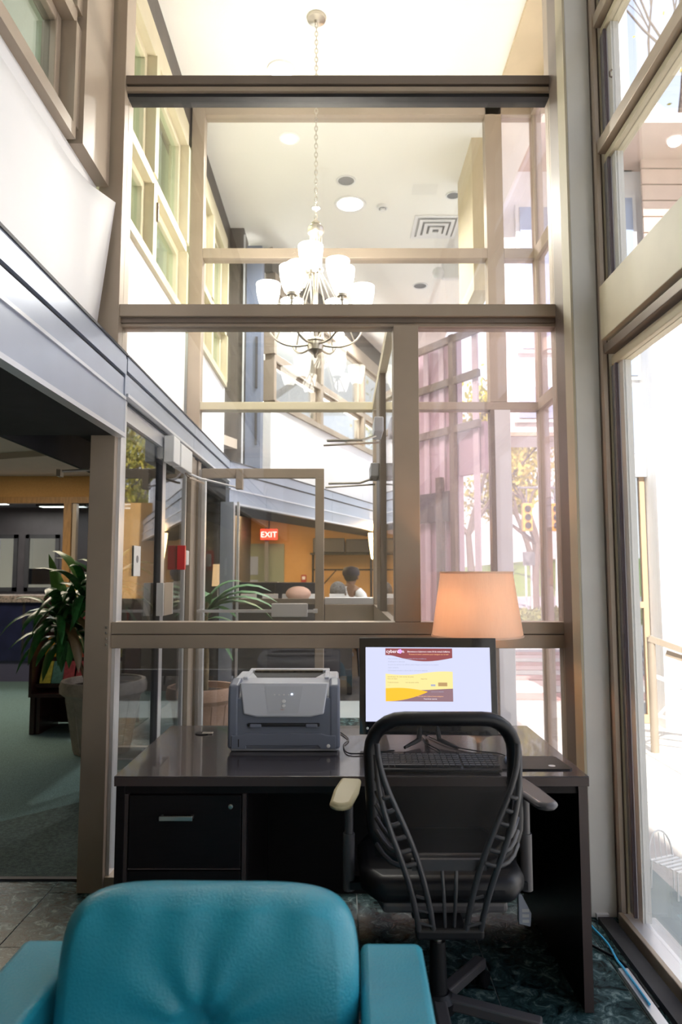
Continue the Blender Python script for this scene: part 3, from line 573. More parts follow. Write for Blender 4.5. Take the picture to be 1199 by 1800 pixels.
for x, z, r_, m in ((0, .005, .008, WPL), (0, -.016, .007, WPL), (-.035, .035, .003, WPL), (-.018, .035, .003, WPL), (0, .035, .003, WPL), (.018, .035, .003, WPL), (.030, .038, .004, flat('status_light', (.7, .8, 1), 1.5))):
    MB().lathe([(0, .003), (r_ * .9, .003), (r_, 0)], n=12, M=Mf @ Matrix.Translation((x, -.0075, z)) @ Matrix.Rotation(R(90), 4, 'X')).build('button', m, cpn, smooth=50)
text('print', 'start', .008, flat('panel_print', (.5, .2, .15)), cpn, Mf @ Matrix.Translation((-.012, -.0078, -.036)) @ XZ)
MB().box(-.135, .135, -.022, -.010, .096, .108).build('paper_slot', BLK, pr, bevel=.003)
for s_ in (-1, 1): MB().box(s_ * .105 - .022, s_ * .105 + .022, -.026, -.014, .092, .106).build('slot_guide', DGREY, pr, bevel=.004)
MB().prism([(-PW + .01, .014), (-.14, .014), (-.14, .026), (.13, .026), (.14, .014), (PW - .01, .014), (PW - .01, .062), (.165, .062), (.14, .07), (-.14, .07), (-.165, .062), (-PW + .01, .062)], -.020, -.012, 'xz').build('paper_tray', DGREY, pr, bevel=.002)
MB().box(-.17, -.166, -.022, -.019, .022, .05).build('tray_gauge', BLK, pr); MB().lathe([(0, .002), (.006, .001), (.007, 0)], n=12, M=Matrix.Translation((.168, -.020, .025)) @ Matrix.Rotation(R(90), 4, 'X')).build('badge', WPL, pr)
MB().prism([(-.115, .105), (.115, .105), (.155, .275), (-.155, .275)], .2585, .2595).build('output_well', BLK, pr)
MB().box(-.14, .14, .235, .27, .258, .268).build('output_comb', mat('comb_brown', (.10, .08, .05), .5, 0, .7, 60), pr)
MB().box(-.168, .168, .275, .33, .255, .266).build('rear_lid', LGREY, pr, bevel=.004); MB().box(-.168, -.15, .09, .275, .255, .264).build('lid_rim', LGREY, pr, bevel=.003); MB().box(.15, .168, .09, .275, .255, .264).build('lid_rim', LGREY, pr, bevel=.003)
MB().box(-PW + .02, PW - .02, .01, PD - .02, 0, .012).build('base', BLKP, pr)
# ---- all-in-one monitor
mo = thing('computer_monitor', 'black framed computer display showing a web page in front of the lamp', 'monitor', (.345, 2.82, .746), rz=R(-2))
Mt = Matrix.Translation((0, 0, .035)) @ Matrix.Rotation(R(-4), 4, 'X')
MB().box(-.272, .272, -.004, .030, 0, .375, Mt).build('housing', BLKP, mo, bevel=.008, seg=3)
MB().box(-.272, .272, -.008, -.004, 0, .375, Mt).build('bezel', mat('glossy_black', (.012, .012, .016), .08, coat=.6), mo, bevel=.004)
MB().box(-.15, .15, .030, .048, .06, .32, Mt).build('rear_bulge', BLKP, mo, bevel=.01)
LIL = flat('screen_lilac', (.67, .70, .93), .66); sc_ = MB().box(-.247, .247, -.0095, -.0085, .050, .338, Mt).build('screen', LIL, mo)
def wave(x0, x1, zt, zb, m, dy, nm):
    n = 24; top = [(x0 + (x1 - x0) * i / n, zt((i / n))) for i in range(n + 1)]; bot = [(x0 + (x1 - x0) * i / n, zb((i / n))) for i in range(n, -1, -1)]
    return MB().prism(bot + top[::-1] if False else top + bot, dy - .0004, dy, 'xz', Mt).build(nm, m, sc_)
MAR = flat('page_maroon', (.22, .055, .06), .9); BEI = flat('page_beige', (.72, .60, .25), .9); ORG = flat('page_orange', (.80, .42, .03), .9); MVE = flat('page_mauve', (.22, .13, .15), .9); INKW = flat('page_white_ink', (.9, .85, .9), .9); INKG = flat('page_grey_ink', (.40, .42, .55), .7); INKO = flat('page_gold_ink', (.85, .45, .2), .9); INKL = flat('page_lilac_ink', (.6, .3, .75), .9); INKB = flat('page_brown_ink', (.30, .22, .08), .7)
S = math.sin; X0, X1 = -.168, .098
wave(X0, X1, lambda t: .334, lambda t: .303 + .004 * (1 - t) - .018 * max(0, S(max(0, t - .1) / .9 * 3.14)) - .006 * t, MAR, -.0098, 'page_header')
wave(X0, X1, lambda t: .235 - .006 * S(t * 5.5) + .004 * t, lambda t: .175 - .004 * S(t * 4), BEI, -.0098, 'form_band')
wave(X0, X1, lambda t: .178 + .004 * t, lambda t: .128, MVE, -.0097, 'form_footer')
wave(X0, X0 + .165, lambda t: .178 + .004 * S(t * 3.1) - .012 * t * t, lambda t: .128 + .036 * t * t, ORG, -.0102, 'form_flag')
def st(s_, sz, x, z, m): text('page_text', s_, sz, m, sc_, Mt @ Matrix.Translation((x, -.0104, z)) @ XZ, .0001)
st('cyberc', .019, X0 + .003, .316, INKW); st('n', .019, X0 + .066, .316, INKW)
for k in range(5):
    a = 2 * math.pi * k / 5; MB().lathe([(0, .0002), (.0042, .0002), (.0045, 0)], n=10, M=Mt @ Matrix.Translation((X0 + .058 + .0048 * math.cos(a), -.0102, .322 + .0048 * math.sin(a))) @ Matrix.Rotation(R(90), 4, 'X')).build('logo_petal', INKL, sc_)
st('Bienvenue a Cybercon, votre fil de travail d\'affaires', .0082, X0 + .088, .3185, INKW); st('Trouvez ici votre connexion pour naviguer sur le web', .0072, X0 + .093, .3085, INKO)
for k, (tx, x) in enumerate([('Pour acceder au service veuillez lire les conditions', 0), ('d\'utilisation ci-dessous', 0), ('Le prix du service est affiche avant chaque connexion et la session', 0), ('reste ouverte', 0), ('Choisissez ensuite la duree de la connexion desiree', 0)]):
    st(tx, .0075, X0 + .01, .291 - .0115 * k, INKG)
for tx, x, z in (('Identification du client et mot de passe', .008, .221), ('Nom du client', .008, .213), ('........', .078, .213), ('Imprimer', .14, .213), ('Code de session', .008, .199), ('mot de passe oublie', .078, .199), ('........', .008, .190)): st(tx, .0066, X0 + x, z, INKB)
for k in range(5): st('Conditions generales du service', .0066, X0 + .006, .168 - .0085 * k, INKB)
st('service a la clientele', .006, X0 + .18, .164, INKG); st('Merci de votre visite et bonne navigation', .0062, X0 + .125, .146, INKO); st('Tous droits reserves', .0062, X0 + .15, .136, INKW)
for x, ww, m in ((.188, .018, INKG), (.226, .036, flat('page_button', (.42, .27, .12), .8))): MB().box(X0 + x - ww / 2, X0 + x + ww / 2, -.0108, -.0100, .187, .187 + ww * .4, Mt).build('page_button', m, sc_, bevel=.002)
MB().lathe([(0, .001), (.005, .001), (.005, 0)], n=12, M=Mt @ Matrix.Translation((-.240, -.008, .024)) @ Matrix.Rotation(R(90), 4, 'X')).build('badge', WPL, mo)
for s_ in (-1, 1): MB().tube([(s_ * .03, .02, .10), (s_ * .04, -.02, .02), (s_ * .10, -.10, .009)], [.012, .010, .006], 6).build('stand_foot', BLKP, mo, smooth=50)
MB().tube([(0, .02, .12), (0, .05, .05), (0, .11, .011)], [.015, .012, .008], 6).build('stand_leg', BLKP, mo, smooth=50)
# ---- keyboard
kb = thing('keyboard', 'black computer keyboard seen through the mesh chair back', 'keyboard', (.315, 2.49, .746), rz=R(-1))
MB().prism([(-.085, .004), (.085, .008), (.085, .022), (-.085, .014)], -.225, .225, 'yz').build('case', BLKP, kb, bevel=.003)
K = MB()
for r_ in range(6):
    for c_ in range(21):
        if c_ in (15, 19) and r_ in (2, 3): pass
        x = -.212 + c_ * .0205 + (.006 if c_ > 14 else 0); y = -.062 + r_ * .0225; z = .0155 + (y + .085) * .05
        if r_ == 0 and 4 <= c_ <= 8:
            if c_ == 4: K.box(x, x + .0205 * 5 - .003, y, y + .018, z, z + .006)
            continue
        K.box(x, x + .0175, y, y + .018, z, z + .006)
K.build('keys', mat('key_black', (.035, .035, .04), .5), kb, kind='stuff')
# ---- mouse pad and mouse
o = MB().prism([(-.135, -.08), (.135, -.08), (.145, -.07), (.135, .08), (.125, .09), (-.135, .09), (-.145, .08), (-.145, -.07)], 0, .004).build('mouse_pad', BLKP); o.location = (.645, 2.535, .7458); tag(o, 'thin black mouse pad at the right corner of the desk', 'mouse pad')
MB().lathe([(0, .0006), (.012, .0006), (.012, 0)], (.085, -.045, .004), 16).build('print_spot', WPL, o)
ms = thing('computer_mouse', 'black computer mouse with a bright blue sheen on the mouse pad', 'mouse', (.60, 2.52, .7502))
MB().ball((0, 0, .004), .03, 16, (1, 1.7, .95)).build('body', mat('mouse_shell', (.05, .09, .18), .2, coat=.8), ms, smooth=60); MB().tube([(0, .03, .03), (0, .045, .022)], .004, 6).build('wheel', GRYP, ms)  # blue base colour carries the sheen of the black shell
for o in ms.children:
    if o.name.startswith('body'):
        for vv in o.data.vertices: vv.co.z = max(.0005, vv.co.z)
# ---- cables on the desk
def cable(pts, r, m, label, nm='cable', cat='cable', grp=None):
    P = [Vector(p) for p in pts]; out = []
    for i in range(len(P) - 1):
        a = P[max(0, i - 1)]; b = P[i]; c = P[i + 1]; d = P[min(len(P) - 1, i + 2)]
        for k in range(6):
            t = k / 6; out.append(.5 * ((2 * b) + (c - a) * t + (2 * a - 5 * b + 4 * c - d) * t * t + (3 * b - a - 3 * c + d) * t ** 3))
    out.append(P[-1]); o = MB().tube(out, r, 6).build(nm, m, smooth=60); tag(o, label, cat, grp); return o
cable([(.0, 3.0, .750), (.03, 2.88, .750), (.01, 2.78, .750), (.03, 2.66, .750), (.12, 2.67, .750), (.2, 2.70, .750)], .0028, BLKP, 'thin black cable looping on the desk between printer and monitor')
cable([(.36, 2.92, .750), (.42, 2.78, .750), (.50, 2.70, .750), (.58, 2.66, .750), (.60, 2.585, .755)], .0022, BLKP, 'mouse cable running from behind the monitor to the mouse')
cable([(.33, 2.93, .750), (.34, 2.80, .750), (.37, 2.70, .750), (.36, 2.585, .752)], .0022, BLKP, 'keyboard cable running from the monitor foot to the keyboard')
cable([(1.0, 3.0, .02), (1.0, 2.93, .012), (1.015, 2.80, .010), (1.005, 2.68, .012), (1.0, 2.60, .022), (1.0, 2.4, .022)], .0045, flat('blue_jacket', (.02, .42, .75)), 'bright blue network cable on the floor by the right window')
cable([(.88, 3.0, .008), (.90, 2.88, .008), (.97, 2.76, .008), (1.025, 2.65, .008), (1.03, 2.4, .008)], .005, BLKP, 'black power cable on the tiles by the right window')
# ---- table lamp
tl = thing('table_lamp', 'table lamp with a glowing linen drum shade behind the monitor', 'lamp', (.592, 3.075, .746))
sp = [(.196, .400), (.156, .672), (.153, .672), (.193, .400)]
so = MB().lathe(sp, n=48, closed=True).build('lamp_shade', SHADE, tl, smooth=50)
MB().lathe([(.198, .396), (.1985, .404), (.1955, .404), (.195, .396)], n=48, closed=True).build('hem', SHADE, so, smooth=50); MB().lathe([(.158, .668), (.158, .676), (.154, .676), (.154, .668)], n=48, closed=True).build('hem', SHADE, so, smooth=50)
MB().lathe([(0, .0), (.07, .0), (.075, .01), (.03, .03), (.012, .05), (.010, .42), (.018, .43), (.018, .47), (0, .47)], n=24).build('base', NICK, tl, smooth=40)
MB().lathe([(0, .47), (.02, .48), (.035, .53), (.02, .57), (0, .575)], n=16).build('bulb', flat('bulb_glow', (1, .70, .40), 4), tl, smooth=60)
for k in range(3):
    a = 2.1 * k; MB().tube([(.012 * math.cos(a), .012 * math.sin(a), .45), (.1, 0, .65) if False else (.153 * math.cos(a), .153 * math.sin(a), .665)], .0015, 5).build('spider', NICK, tl)
lamp('POINT', 'table_lamp_bulb', (.56, 3.05, 1.27), 6.5, (1, .50, .25), size=.03)
for k in range(3):
    a = R(120 * k + 20); lamp('POINT', 'chandelier_bulb', (-.162 + .15 * math.cos(a), 4.32 + .15 * math.sin(a), 3.52), 13, (1, .93, .82), size=.05)
# ---- office chair
oc = thing('office_chair', 'black mesh-back swivel office chair pulled up to the desk', 'office chair', (.3025, 2.30, 0))
YBK = -.25   # back plane, local
def rrect(hw_top, hw_bot, z0, z1, r, n=6, bow=.0):
    pts = []
    for cx, cz, a0 in ((hw_bot - r, z0 + r, -90), (hw_top - r, z1 - r, 0), (-(hw_top - r), z1 - r, 90), (-(hw_bot - r), z0 + r, 180)):
        for k in range(n + 1):
            a = R(a0 + 90 * k / n); x = cx + r * math.cos(a); z = cz + r * math.sin(a); pts.append((x, YBK + bow * (x * x) * 4 + .05 * math.sin((z - .58) * 4), z))
    return pts
fr = rrect(.214, .208, .60, .985, .10, bow=.25)
MB().tube(fr, .026, 12, closed=True, sq=.8).build('back_frame', BLKP, oc, smooth=60)
mm = bpy.data.materials.new('chair_mesh'); mm.use_nodes = True; n_ = mm.node_tree; pz = n_.nodes['Principled BSDF']; pz.inputs['Base Color'].default_value = (.03, .028, .028, 1); pz.inputs['Roughness'].default_value = .6
tr_ = n_.nodes.new('ShaderNodeBsdfTransparent'); mx_ = n_.nodes.new('ShaderNodeMixShader'); mx_.inputs[0].default_value = .42; n_.links.new(tr_.outputs[0], mx_.inputs[1]); n_.links.new(pz.outputs[0], mx_.inputs[2]); n_.links.new(mx_.outputs[0], n_.nodes['Material Output'].inputs[0])
vs = []; nx = 12; nzz = 10
for i in range(nx + 1):
    for j in range(nzz + 1):
        x = -.205 + .410 * i / nx; z = .60 + .365 * j / nzz; vs.append((x, YBK + .25 * x * x * 4 + .05 * math.sin((z - .58) * 4), z))
MB().add(vs, [(i * (nzz + 1) + j, (i + 1) * (nzz + 1) + j, (i + 1) * (nzz + 1) + j + 1, i * (nzz + 1) + j + 1) for i in range(nx) for j in range(nzz)]).build('mesh_panel', mm, oc, smooth=60)
RIB = mat('rib_plastic', (.045, .045, .05), .3)
for s_ in (-1, 1):
    MB().tube(bez((s_ * .200, YBK - .01, .93), (s_ * .195, YBK - .05, .78), (s_ * .085, YBK - .05, .72), (s_ * .045, YBK - .01, .42), 14), .0088, 7).build('rib', RIB, oc, smooth=60)
    MB().tube(bez((s_ * .203, YBK - .01, .90), (s_ * .198, YBK - .06, .70), (s_ * .12, YBK - .06, .66), (s_ * .085, YBK - .01, .42), 14), .0088, 7).build('rib', RIB, oc, smooth=60)
    MB().tube(bez((s_ * .02, YBK - .01, .585), (s_ * .018, YBK - .02, .54), (s_ * .014, YBK - .02, .48), (s_ * .012, YBK, .41), 6), .005, 6).build('rib', RIB, oc, smooth=60)
    for k in range(6):
        z = .615 + .036 * k; xa = .095 + .014 * k; MB().tube(bez((s_ * xa, YBK - .04, z), (s_ * (xa + .04), YBK - .05, z - .012), (s_ * .17, YBK - .04, z - .008), (s_ * .202, YBK + .02, z + .03), 5), .0065, 6).build('cross_rib', RIB, oc, smooth=60)
    for k in range(3): MB().bar((s_ * (.047 + .004 * k), YBK - .02, .44 + .035 * k), (s_ * (.088 + .003 * k), YBK - .02, .45 + .035 * k), .006, .006).build('cross_rib', RIB, oc)
    # arm
    MB().prism([(-.034, -.15), (-.012, -.17), (.012, -.17), (.034, -.15), (.040, -.02), (.034, .10), (-.034, .10), (-.040, -.02)], .722, .745, M=Matrix.Translation((s_ * .283, -.03, 0)) @ Matrix.Rotation(s_ * R(8), 4, 'Z')).build('arm_pad', GRYP if s_ > 0 else mat('beige_arm_pad', (.45, .40, .24), .5), oc, bevel=.012, seg=3, smooth=40)  # left pad is beige, right pad dark grey
    MB().tube([(s_ * .278, -.02, .725), (s_ * .278, -.02, .56)], .014, 10).build('arm_post', GRYP, oc, smooth=50); MB().tube([(s_ * .278, -.02, .60), (s_ * .278, -.02, .43)], .019, 10).build('arm_sleeve', GRYP, oc, smooth=50)
    MB().bar((s_ * .17, -.02, .45), (s_ * .275, -.02, .45), .05, .022).build('arm_bracket', BLKP, oc)
MB().bar((-.105, YBK - .005, .60), (.105, YBK - .005, .60), .02, .03).build('lower_bridge', RIB, oc)
MB().box(-.095, .095, YBK - .02, YBK + .02, .40, .43).build('bracket', BLKP, oc, bevel=.008)
MB().bar((0, YBK, .415), (0, .05, .40), .09, .03).build('tilt_bar', BLKP, oc)
MB().prism([(-.20, -.20), (.20, -.20), (.245, -.12), (.25, .10), (.20, .24), (-.20, .24), (-.25, .10), (-.245, -.12)], .46, .535).build('seat', BLKP, oc, bevel=.03, seg=4, smooth=50)
MB().prism([(-.18, -.18), (.18, -.18), (.22, .0), (.16, .2), (-.16, .2), (-.22, .0)], .43, .462).build('seat_pan', GRYP, oc, bevel=.01)
MB().box(-.09, .09, -.10, .10, .375, .43).build('mechanism', BLKP, oc, bevel=.01)
MB().tube([(0, 0, .40), (0, 0, .24)], .013, 12).build('gas_lift', STEEL, oc, smooth=50); MB().tube([(0, 0, .27), (0, 0, .09)], [.024, .03], 14).build('lift_cover', BLKP, oc, smooth=50)
MB().lathe([(0, .06), (.05, .065), (.055, .10), (.035, .12), (0, .12)], n=18).build('base_hub', BLKP, oc, smooth=40)
for k in range(5):
    a = R(18 + 72 * k - 36); c_, s_ = math.cos(a), math.sin(a)
    leg = MB().bar((.03 * c_, .03 * s_, .095), (.31 * c_, .31 * s_, .075), .042, .034).build('base_arm', GRYP, oc, bevel=.006)
    for q in (-1, 1):
        Mw = Matrix.Translation((.30 * c_ - q * .018 * s_, .30 * s_ + q * .018 * c_, .028)) @ Matrix.Rotation(a, 4, 'Z') @ Matrix.Rotation(R(90), 4, 'X')
        MB().lathe([(0, -.009), (.026, -.009), (.0275, -.004), (.0275, .004), (.026, .009), (0, .009)], n=16, M=Mw).build('caster_wheel', BLKP, leg, smooth=40)
    MB().tube([(.30 * c_, .30 * s_, .08), (.30 * c_, .30 * s_, .03)], .008, 8).build('caster_stem', BLKP, leg)
t = thing('power_strip', 'small pale power adapter hanging behind the chair under the desk', 'power adapter', (.64, 2.60, .18))
MB().prism([(-.012, 0), (.03, -.01), (.034, .035), (.0, .10), (-.012, .10)], -.012, .012, 'xz').build('body', mat('adapter_plastic', (.5, .53, .62), .4), t, bevel=.004)
for k in range(3): MB().box(.0, .024, -.014, -.012, .006 + .018 * k, .016 + .018 * k).build('socket', WPL, t)
MB().tube([(-.004, 0, .10), (-.01, .04, .25), (-.01, .11, .53)], .003, 6).build('lead', BLKP, t)
# ---- teal armchair (foreground)
ac = thing('armchair', 'teal leather armchair in the foreground seen from its open front', 'armchair', (-.262, 1.16, 0), rz=R(-1))
def cushion(name, sx_, sy_, sz_, e, M, mt, fn=None, n=(22, 6, 18)):
    nx, ny, nz = n; b = MB(); idx = {}; vs = []; fs = []
    def P(a, b_, c):
        x, y, z = a * 2 - 1, b_ * 2 - 1, c * 2 - 1
        k = (abs(x) ** e + abs(y) ** (e * .55) + abs(z) ** e)
        s = k ** (-1 / e) if k > 1 else 1
        p = Vector((x * sx_ * s, y * sy_ * s, z * sz_ * s))
        if fn: p = fn(p, x, y, z)
        return M @ p
    def vid(i, j, k):
        if (i, j, k) not in idx: idx[(i, j, k)] = len(vs); vs.append(P(i / nx, j / ny, k / nz))
        return idx[(i, j, k)]
    for i in range(nx):
        for k in range(nz):
            fs.append((vid(i, 0, k), vid(i + 1, 0, k), vid(i + 1, 0, k + 1), vid(i, 0, k + 1))); fs.append((vid(i, ny, k), vid(i, ny, k + 1), vid(i + 1, ny, k + 1), vid(i + 1, ny, k)))
    for i in range(nx):
        for j in range(ny):
            fs.append((vid(i, j, 0), vid(i, j + 1, 0), vid(i + 1, j + 1, 0), vid(i + 1, j, 0))); fs.append((vid(i, j, nz), vid(i + 1, j, nz), vid(i + 1, j + 1, nz), vid(i, j + 1, nz)))
    for j in range(ny):
        for k in range(nz):
            fs.append((vid(0, j, k), vid(0, j, k + 1), vid(0, j + 1, k + 1), vid(0, j + 1, k))); fs.append((vid(nx, j, k), vid(nx, j + 1, k), vid(nx, j + 1, k + 1), vid(nx, j, k + 1)))
    b.add(vs, fs); return b.build(name, mt, ac, smooth=80, sub=1)
def tuft(p, x, y, z):
    if y < 0:
        w_ = -y
        for bx in (0,):
            dx = p.x - .003; dz = p.z + .012; d = math.hypot(dx, dz)
            p.y += w_ * (.055 * math.exp(-(d / .035) ** 2) + .014 * math.exp(-d / .10) * math.cos(9 * math.atan2(dx, dz)) * min(1, d / .03))
        p.y += w_ * .004 * math.sin(p.x * 58) * max(0, z) ** 2
    return p
Mb = Matrix.Translation((.005, .25, .590)) @ Matrix.Rotation(R(-10), 4, 'X')
cushion('back_cushion', .288, .085, .215, 5, Mb, TEAL, tuft, (44, 6, 32))
cushion('seat_cushion', .262, .28, .09, 5, Matrix.Translation((0, -.07, .36)), TEAL, None, (16, 12, 6))
MB().box(-.29, .29, .30, .37, .14, .58).build('back_panel', TEAL, ac, bevel=.02, seg=3, smooth=40)
for s_ in (-1, 1):
    MB().box(s_ * .362 - .066, s_ * .362 + .066, -.36, .42, .10, .628).build('arm', TEAL, ac, bevel=.016, seg=3, smooth=40)
    for y in (-.30, .32): MB().box(s_ * .33 - .02, s_ * .33 + .02, y - .02, y + .02, 0, .10).build('leg', BLKP, ac, bevel=.003)
MB().box(-.28, .28, -.34, .30, .14, .27).build('seat_base', TEAL, ac, bevel=.01)
# ---- planters
def leaf_mesh(parent, base, az, el, L, wd, droop, m):
    b = MB(); vs = []; n = 6; c = Vector(base); d = Vector((math.cos(az) * math.cos(el), math.sin(az) * math.cos(el), math.sin(el))); side = Vector((-math.sin(az), math.cos(az), 0))
    for i in range(n + 1):
        t = i / n; ww = wd * (math.sin(math.pi * min(1, .12 + t * .86)) ** .7) * (1 if t < .95 else .3)
        up = side.cross(d).normalized() if side.cross(d).length > 1e-3 else Vector((0, 0, 1))
        if up.z < 0 and i == 0: up = -up
        vs += [tuple(c - side * ww), tuple(c - up * ww * .35), tuple(c + side * ww)]
        c = c + d * (L / n); d = (d + Vector((0, 0, -droop / n))).normalized()
    fs = []
    for i in range(n):
        for k in range(2): fs.append((i * 3 + k, i * 3 + k + 1, i * 3 + k + 4, i * 3 + k + 3))
    b.add(vs, fs); return b.build('leaf', m, parent, smooth=80)
def pot(name, label, loc, h, rt, rb, m, group=None):
    t = thing(name, label, 'planter', loc)
    MB().lathe([(0, 0), (rb, 0), (rb * 1.02, .02), (rt * .86, h - .13), (rt * .88, h - .12), (rt, h - .09), (rt * 1.01, h - .04), (rt * .97, h), (rt * .88, h), (rt * .85, h - .05), (0, h - .05)], n=36).build('bowl', m, t, smooth=40)
    for k in range(12):
        a = 2 * math.pi * k / 12; MB().tube([((rb * 1.02) * math.cos(a), (rb * 1.02) * math.sin(a), .02), (rt * .862 * math.cos(a), rt * .862 * math.sin(a), h - .13)], .006, 5).build('flute', m, t)
    MB().lathe([(rt * .84, -.001), (rt * .6, .012), (0, .02)], (0, 0, h - .05), 24).build('soil', SOIL, t)
    return t
p = pot('planter', 'fluted cast stone planter with a leafy dracaena beside the bronze post', (-1.91, 5.74, .008), .56, .335, .215, STONE)
p['group'] = 'lobby planters'
heads = [((-.12, -.02, .51), (-.22, -.06, .80), (-.34, -.12, 1.08)), ((.03, .02, .51), (-.05, -.06, .85), (-.13, -.16, 1.27)), ((.08, .04, .51), (.05, .0, .9), (.02, -.05, 1.30)), ((-.04, .05, .51), (-.15, .0, .75), (-.30, .02, .95))]
for hd in heads:
    MB().tube(bez(hd[0], hd[1], hd[1], hd[2], 8), [.016] * 4 + [.012] * 5, 7).build('cane', BARK, p, smooth=60)
    for k in range(22):
        az = k * 2.4 + rnd.uniform(-.3, .3); u_ = k / 22; el = R(75 - 85 * u_ + rnd.uniform(-10, 10))
        leaf_mesh(p, (hd[2][0], hd[2][1], hd[2][2] - .10 * u_), az, el, rnd.uniform(.38, .60), rnd.uniform(.034, .052), rnd.uniform(1.4, 3.4) * (.5 + u_), LEAF2 if k in (0, 1) else LEAFB if (k in (13, 18)) else LEAF)
for k in range(4): leaf_mesh(p, (-.05 + .03 * k, -.08, .62 + .04 * k), -1.2 + .5 * k, .7, .22, .016, 1.0, LEAF2)
p = pot('planter', 'terracotta planter with a pale trunk behind the second partition', (-1.13, 5.80, .005), .50, .285, .20, TERRA)
p['group'] = 'lobby planters'
MB().tube([(.02, 0, .45), (.03, 0, .75), (.01, 0, .95), (.03, .02, 1.2)], [.03, .024, .022, .016], 8).build('trunk', BARK, p, smooth=60)
PL = mat('broad_leaf', (.16, .34, .16), .4, 0, .3, 5)
for k in range(14):
    az = k * 2.4; leaf_mesh(p, (.03, .02, 1.2 - .02 * k), az, R(55 - 6 * k), .34, .045, 1.4, PL)
for k in range(4): leaf_mesh(p, (.05, -.05, 1.12), -.3 + .25 * k, R(48 - 8 * k), .62, .05, 1.5, PL)
# ---- brochure rack
br = thing('brochure_rack', 'dark cherry brochure rack full of colourful leaflets behind the stone planter', 'rack', (-2.33, 6.55, 0))
MB().prism([(-.28, .33), (.22, .33), (.22, 1.25), (.02, 1.25), (-.28, .72)], -.42, -.395, 'yz').build('side_panel', CHERRY, br); MB().prism([(-.28, .33), (.22, .33), (.22, 1.25), (.02, 1.25), (-.28, .72)], .395, .42, 'yz').build('side_panel', CHERRY, br)
MB().box(-.42, .42, .20, .22, .02, 1.25).build('back_panel', CHERRY, br); MB().box(-.395, .395, -.28, .20, .33, .36).build('tray', CHERRY, br); MB().box(-.36, -.33, -.24, .18, 0, .33).build('leg', CHERRY, br); MB().box(.33, .36, -.24, .18, 0, .33).build('leg', CHERRY, br); MB().box(-.41, -.37, -.26, .20, 0, .33).build('end_panel', CHERRY, br)
BC = [(.75, .08, .05), (.85, .45, .04), (.85, .72, .12), (.12, .15, .35), (.75, .70, .60), (.55, .1, .12), (.15, .35, .3), (.85, .8, .7)]
BM = [mat('leaflet_%s' % n_, c, .4, 0, .35, 30) for n_, c in zip(('red', 'orange', 'yellow', 'navy', 'cream', 'crimson', 'green', 'ivory'), BC)]
nn = ('red', 'orange', 'yellow', 'navy', 'cream', 'crimson', 'green', 'ivory'); rown = ('lowest', 'second', 'third', 'top')
bp = {}
for r_ in range(4):
    MB().bar((-.39, -.20 + .10 * r_, .42 + .22 * r_), (.39, -.20 + .10 * r_, .42 + .22 * r_), .012, .03).build('ledge', CHERRY, br)
    for c_ in range(7):
        k = rnd.randrange(8); y = -.19 + .10 * r_; x = -.315 + c_ * .104; z = .44 + .22 * r_
        o = MB().box(-.048, .048, 0, .010, 0, .20).build('brochure', BM[k]); o.location = (-2.33 + x, 6.55 + y, z); o.rotation_euler = (R(-22), R(rnd.uniform(-4, 4)), 0)
        tag(o, '%s leaflet in the %s rack row, number %s from its left' % (nn[k], rown[r_], ('one', 'two', 'three', 'four', 'five', 'six', 'seven')[c_]), 'brochure', 'brochures in the rack')
        MB().box(-.038, .038, -.0012, 0, .11, .16).build('cover_picture', BM[(k + 3) % 8], o)
# ---- front desk
fd = thing('front_desk', 'navy fronted reception counter with a pink granite top', 'counter', (-5.2, 9.5, 0))
MB().box(-3.6, 2.6, -.18, .4, .28, 1.04).build('front', NAVY, fd); MB().box(-3.6, 2.6, -.24, .45, 1.04, 1.13).build('worktop', PINKG, fd, bevel=.006); MB().box(-3.6, 2.6, -.14, .38, .0, .28).build('plinth', mat('blue_plinth', (.09, .09, .15), .4), fd)
for k in range(6): MB().box(-2.8 + .95 * k, -2.77 + .95 * k, -.19, -.18, .28, 1.04).build('panel_seam', BLK, fd)
sg = thing('counter_sign', 'small black sign with a white percent mark among the dracaena leaves', 'sign', (-3.42, 9.36, 1.131)); MB().box(-.28, .24, -.01, .01, 0, .40).build('board', BLKP, sg, bevel=.004)
text('lettering', '%', .16, WPL, sg, Matrix.Translation((-.05, -.012, .06)) @ XZ); text('lettering', 'PLUS', .08, WPL, sg, Matrix.Translation((-.02, -.012, .26)) @ XZ)
# ---- fittings by the sliding door
t = thing('door_closer', 'white door operator box under the fascia right of the sliding door', 'door closer', (-1.03, 4.50, 2.08)); MB().box(-.03, .03, -.16, .16, 0, .15).build('housing', WPL, t, bevel=.006); MB().tube([(.0, .10, -.0), (.03, .05, -.04), (.03, .55, -.01)], .008, 6).build('arm', BRZ, t); MB().box(-.03, .03, -.36, -.20, .0, .16).build('cover', WPL, t, bevel=.004)
t = thing('fire_alarm', 'red and white fire alarm strobe on the dark side glass', 'fire alarm', (-1.065, 4.70, 1.45)); MB().box(-.02, .0, -.06, .09, 0, .14).build('back_box', RED, t, bevel=.004); MB().box(.0, .03, .0, .08, .02, .12).build('strobe', WPL, t, bevel=.006); MB().box(-.018, .035, -.075, -.045, -.01, .15).build('front_lip', RED, t, bevel=.003)
t = thing('door_notice', 'white paper notice stuck on the sliding glass door', 'notice', (-1.082, 3.72, 1.40)); MB().box(-.001, .001, -.06, .06, 0, .16).build('sheet', WPL, t); MB().lathe([(0, .001), (.02, .001), (.02, 0)], n=14, M=Matrix.Translation((.001, 0, .09)) @ Matrix.Rotation(R(90), 4, 'Y')).build('emblem', flat('grey_ink', (.2, .2, .22)), t)
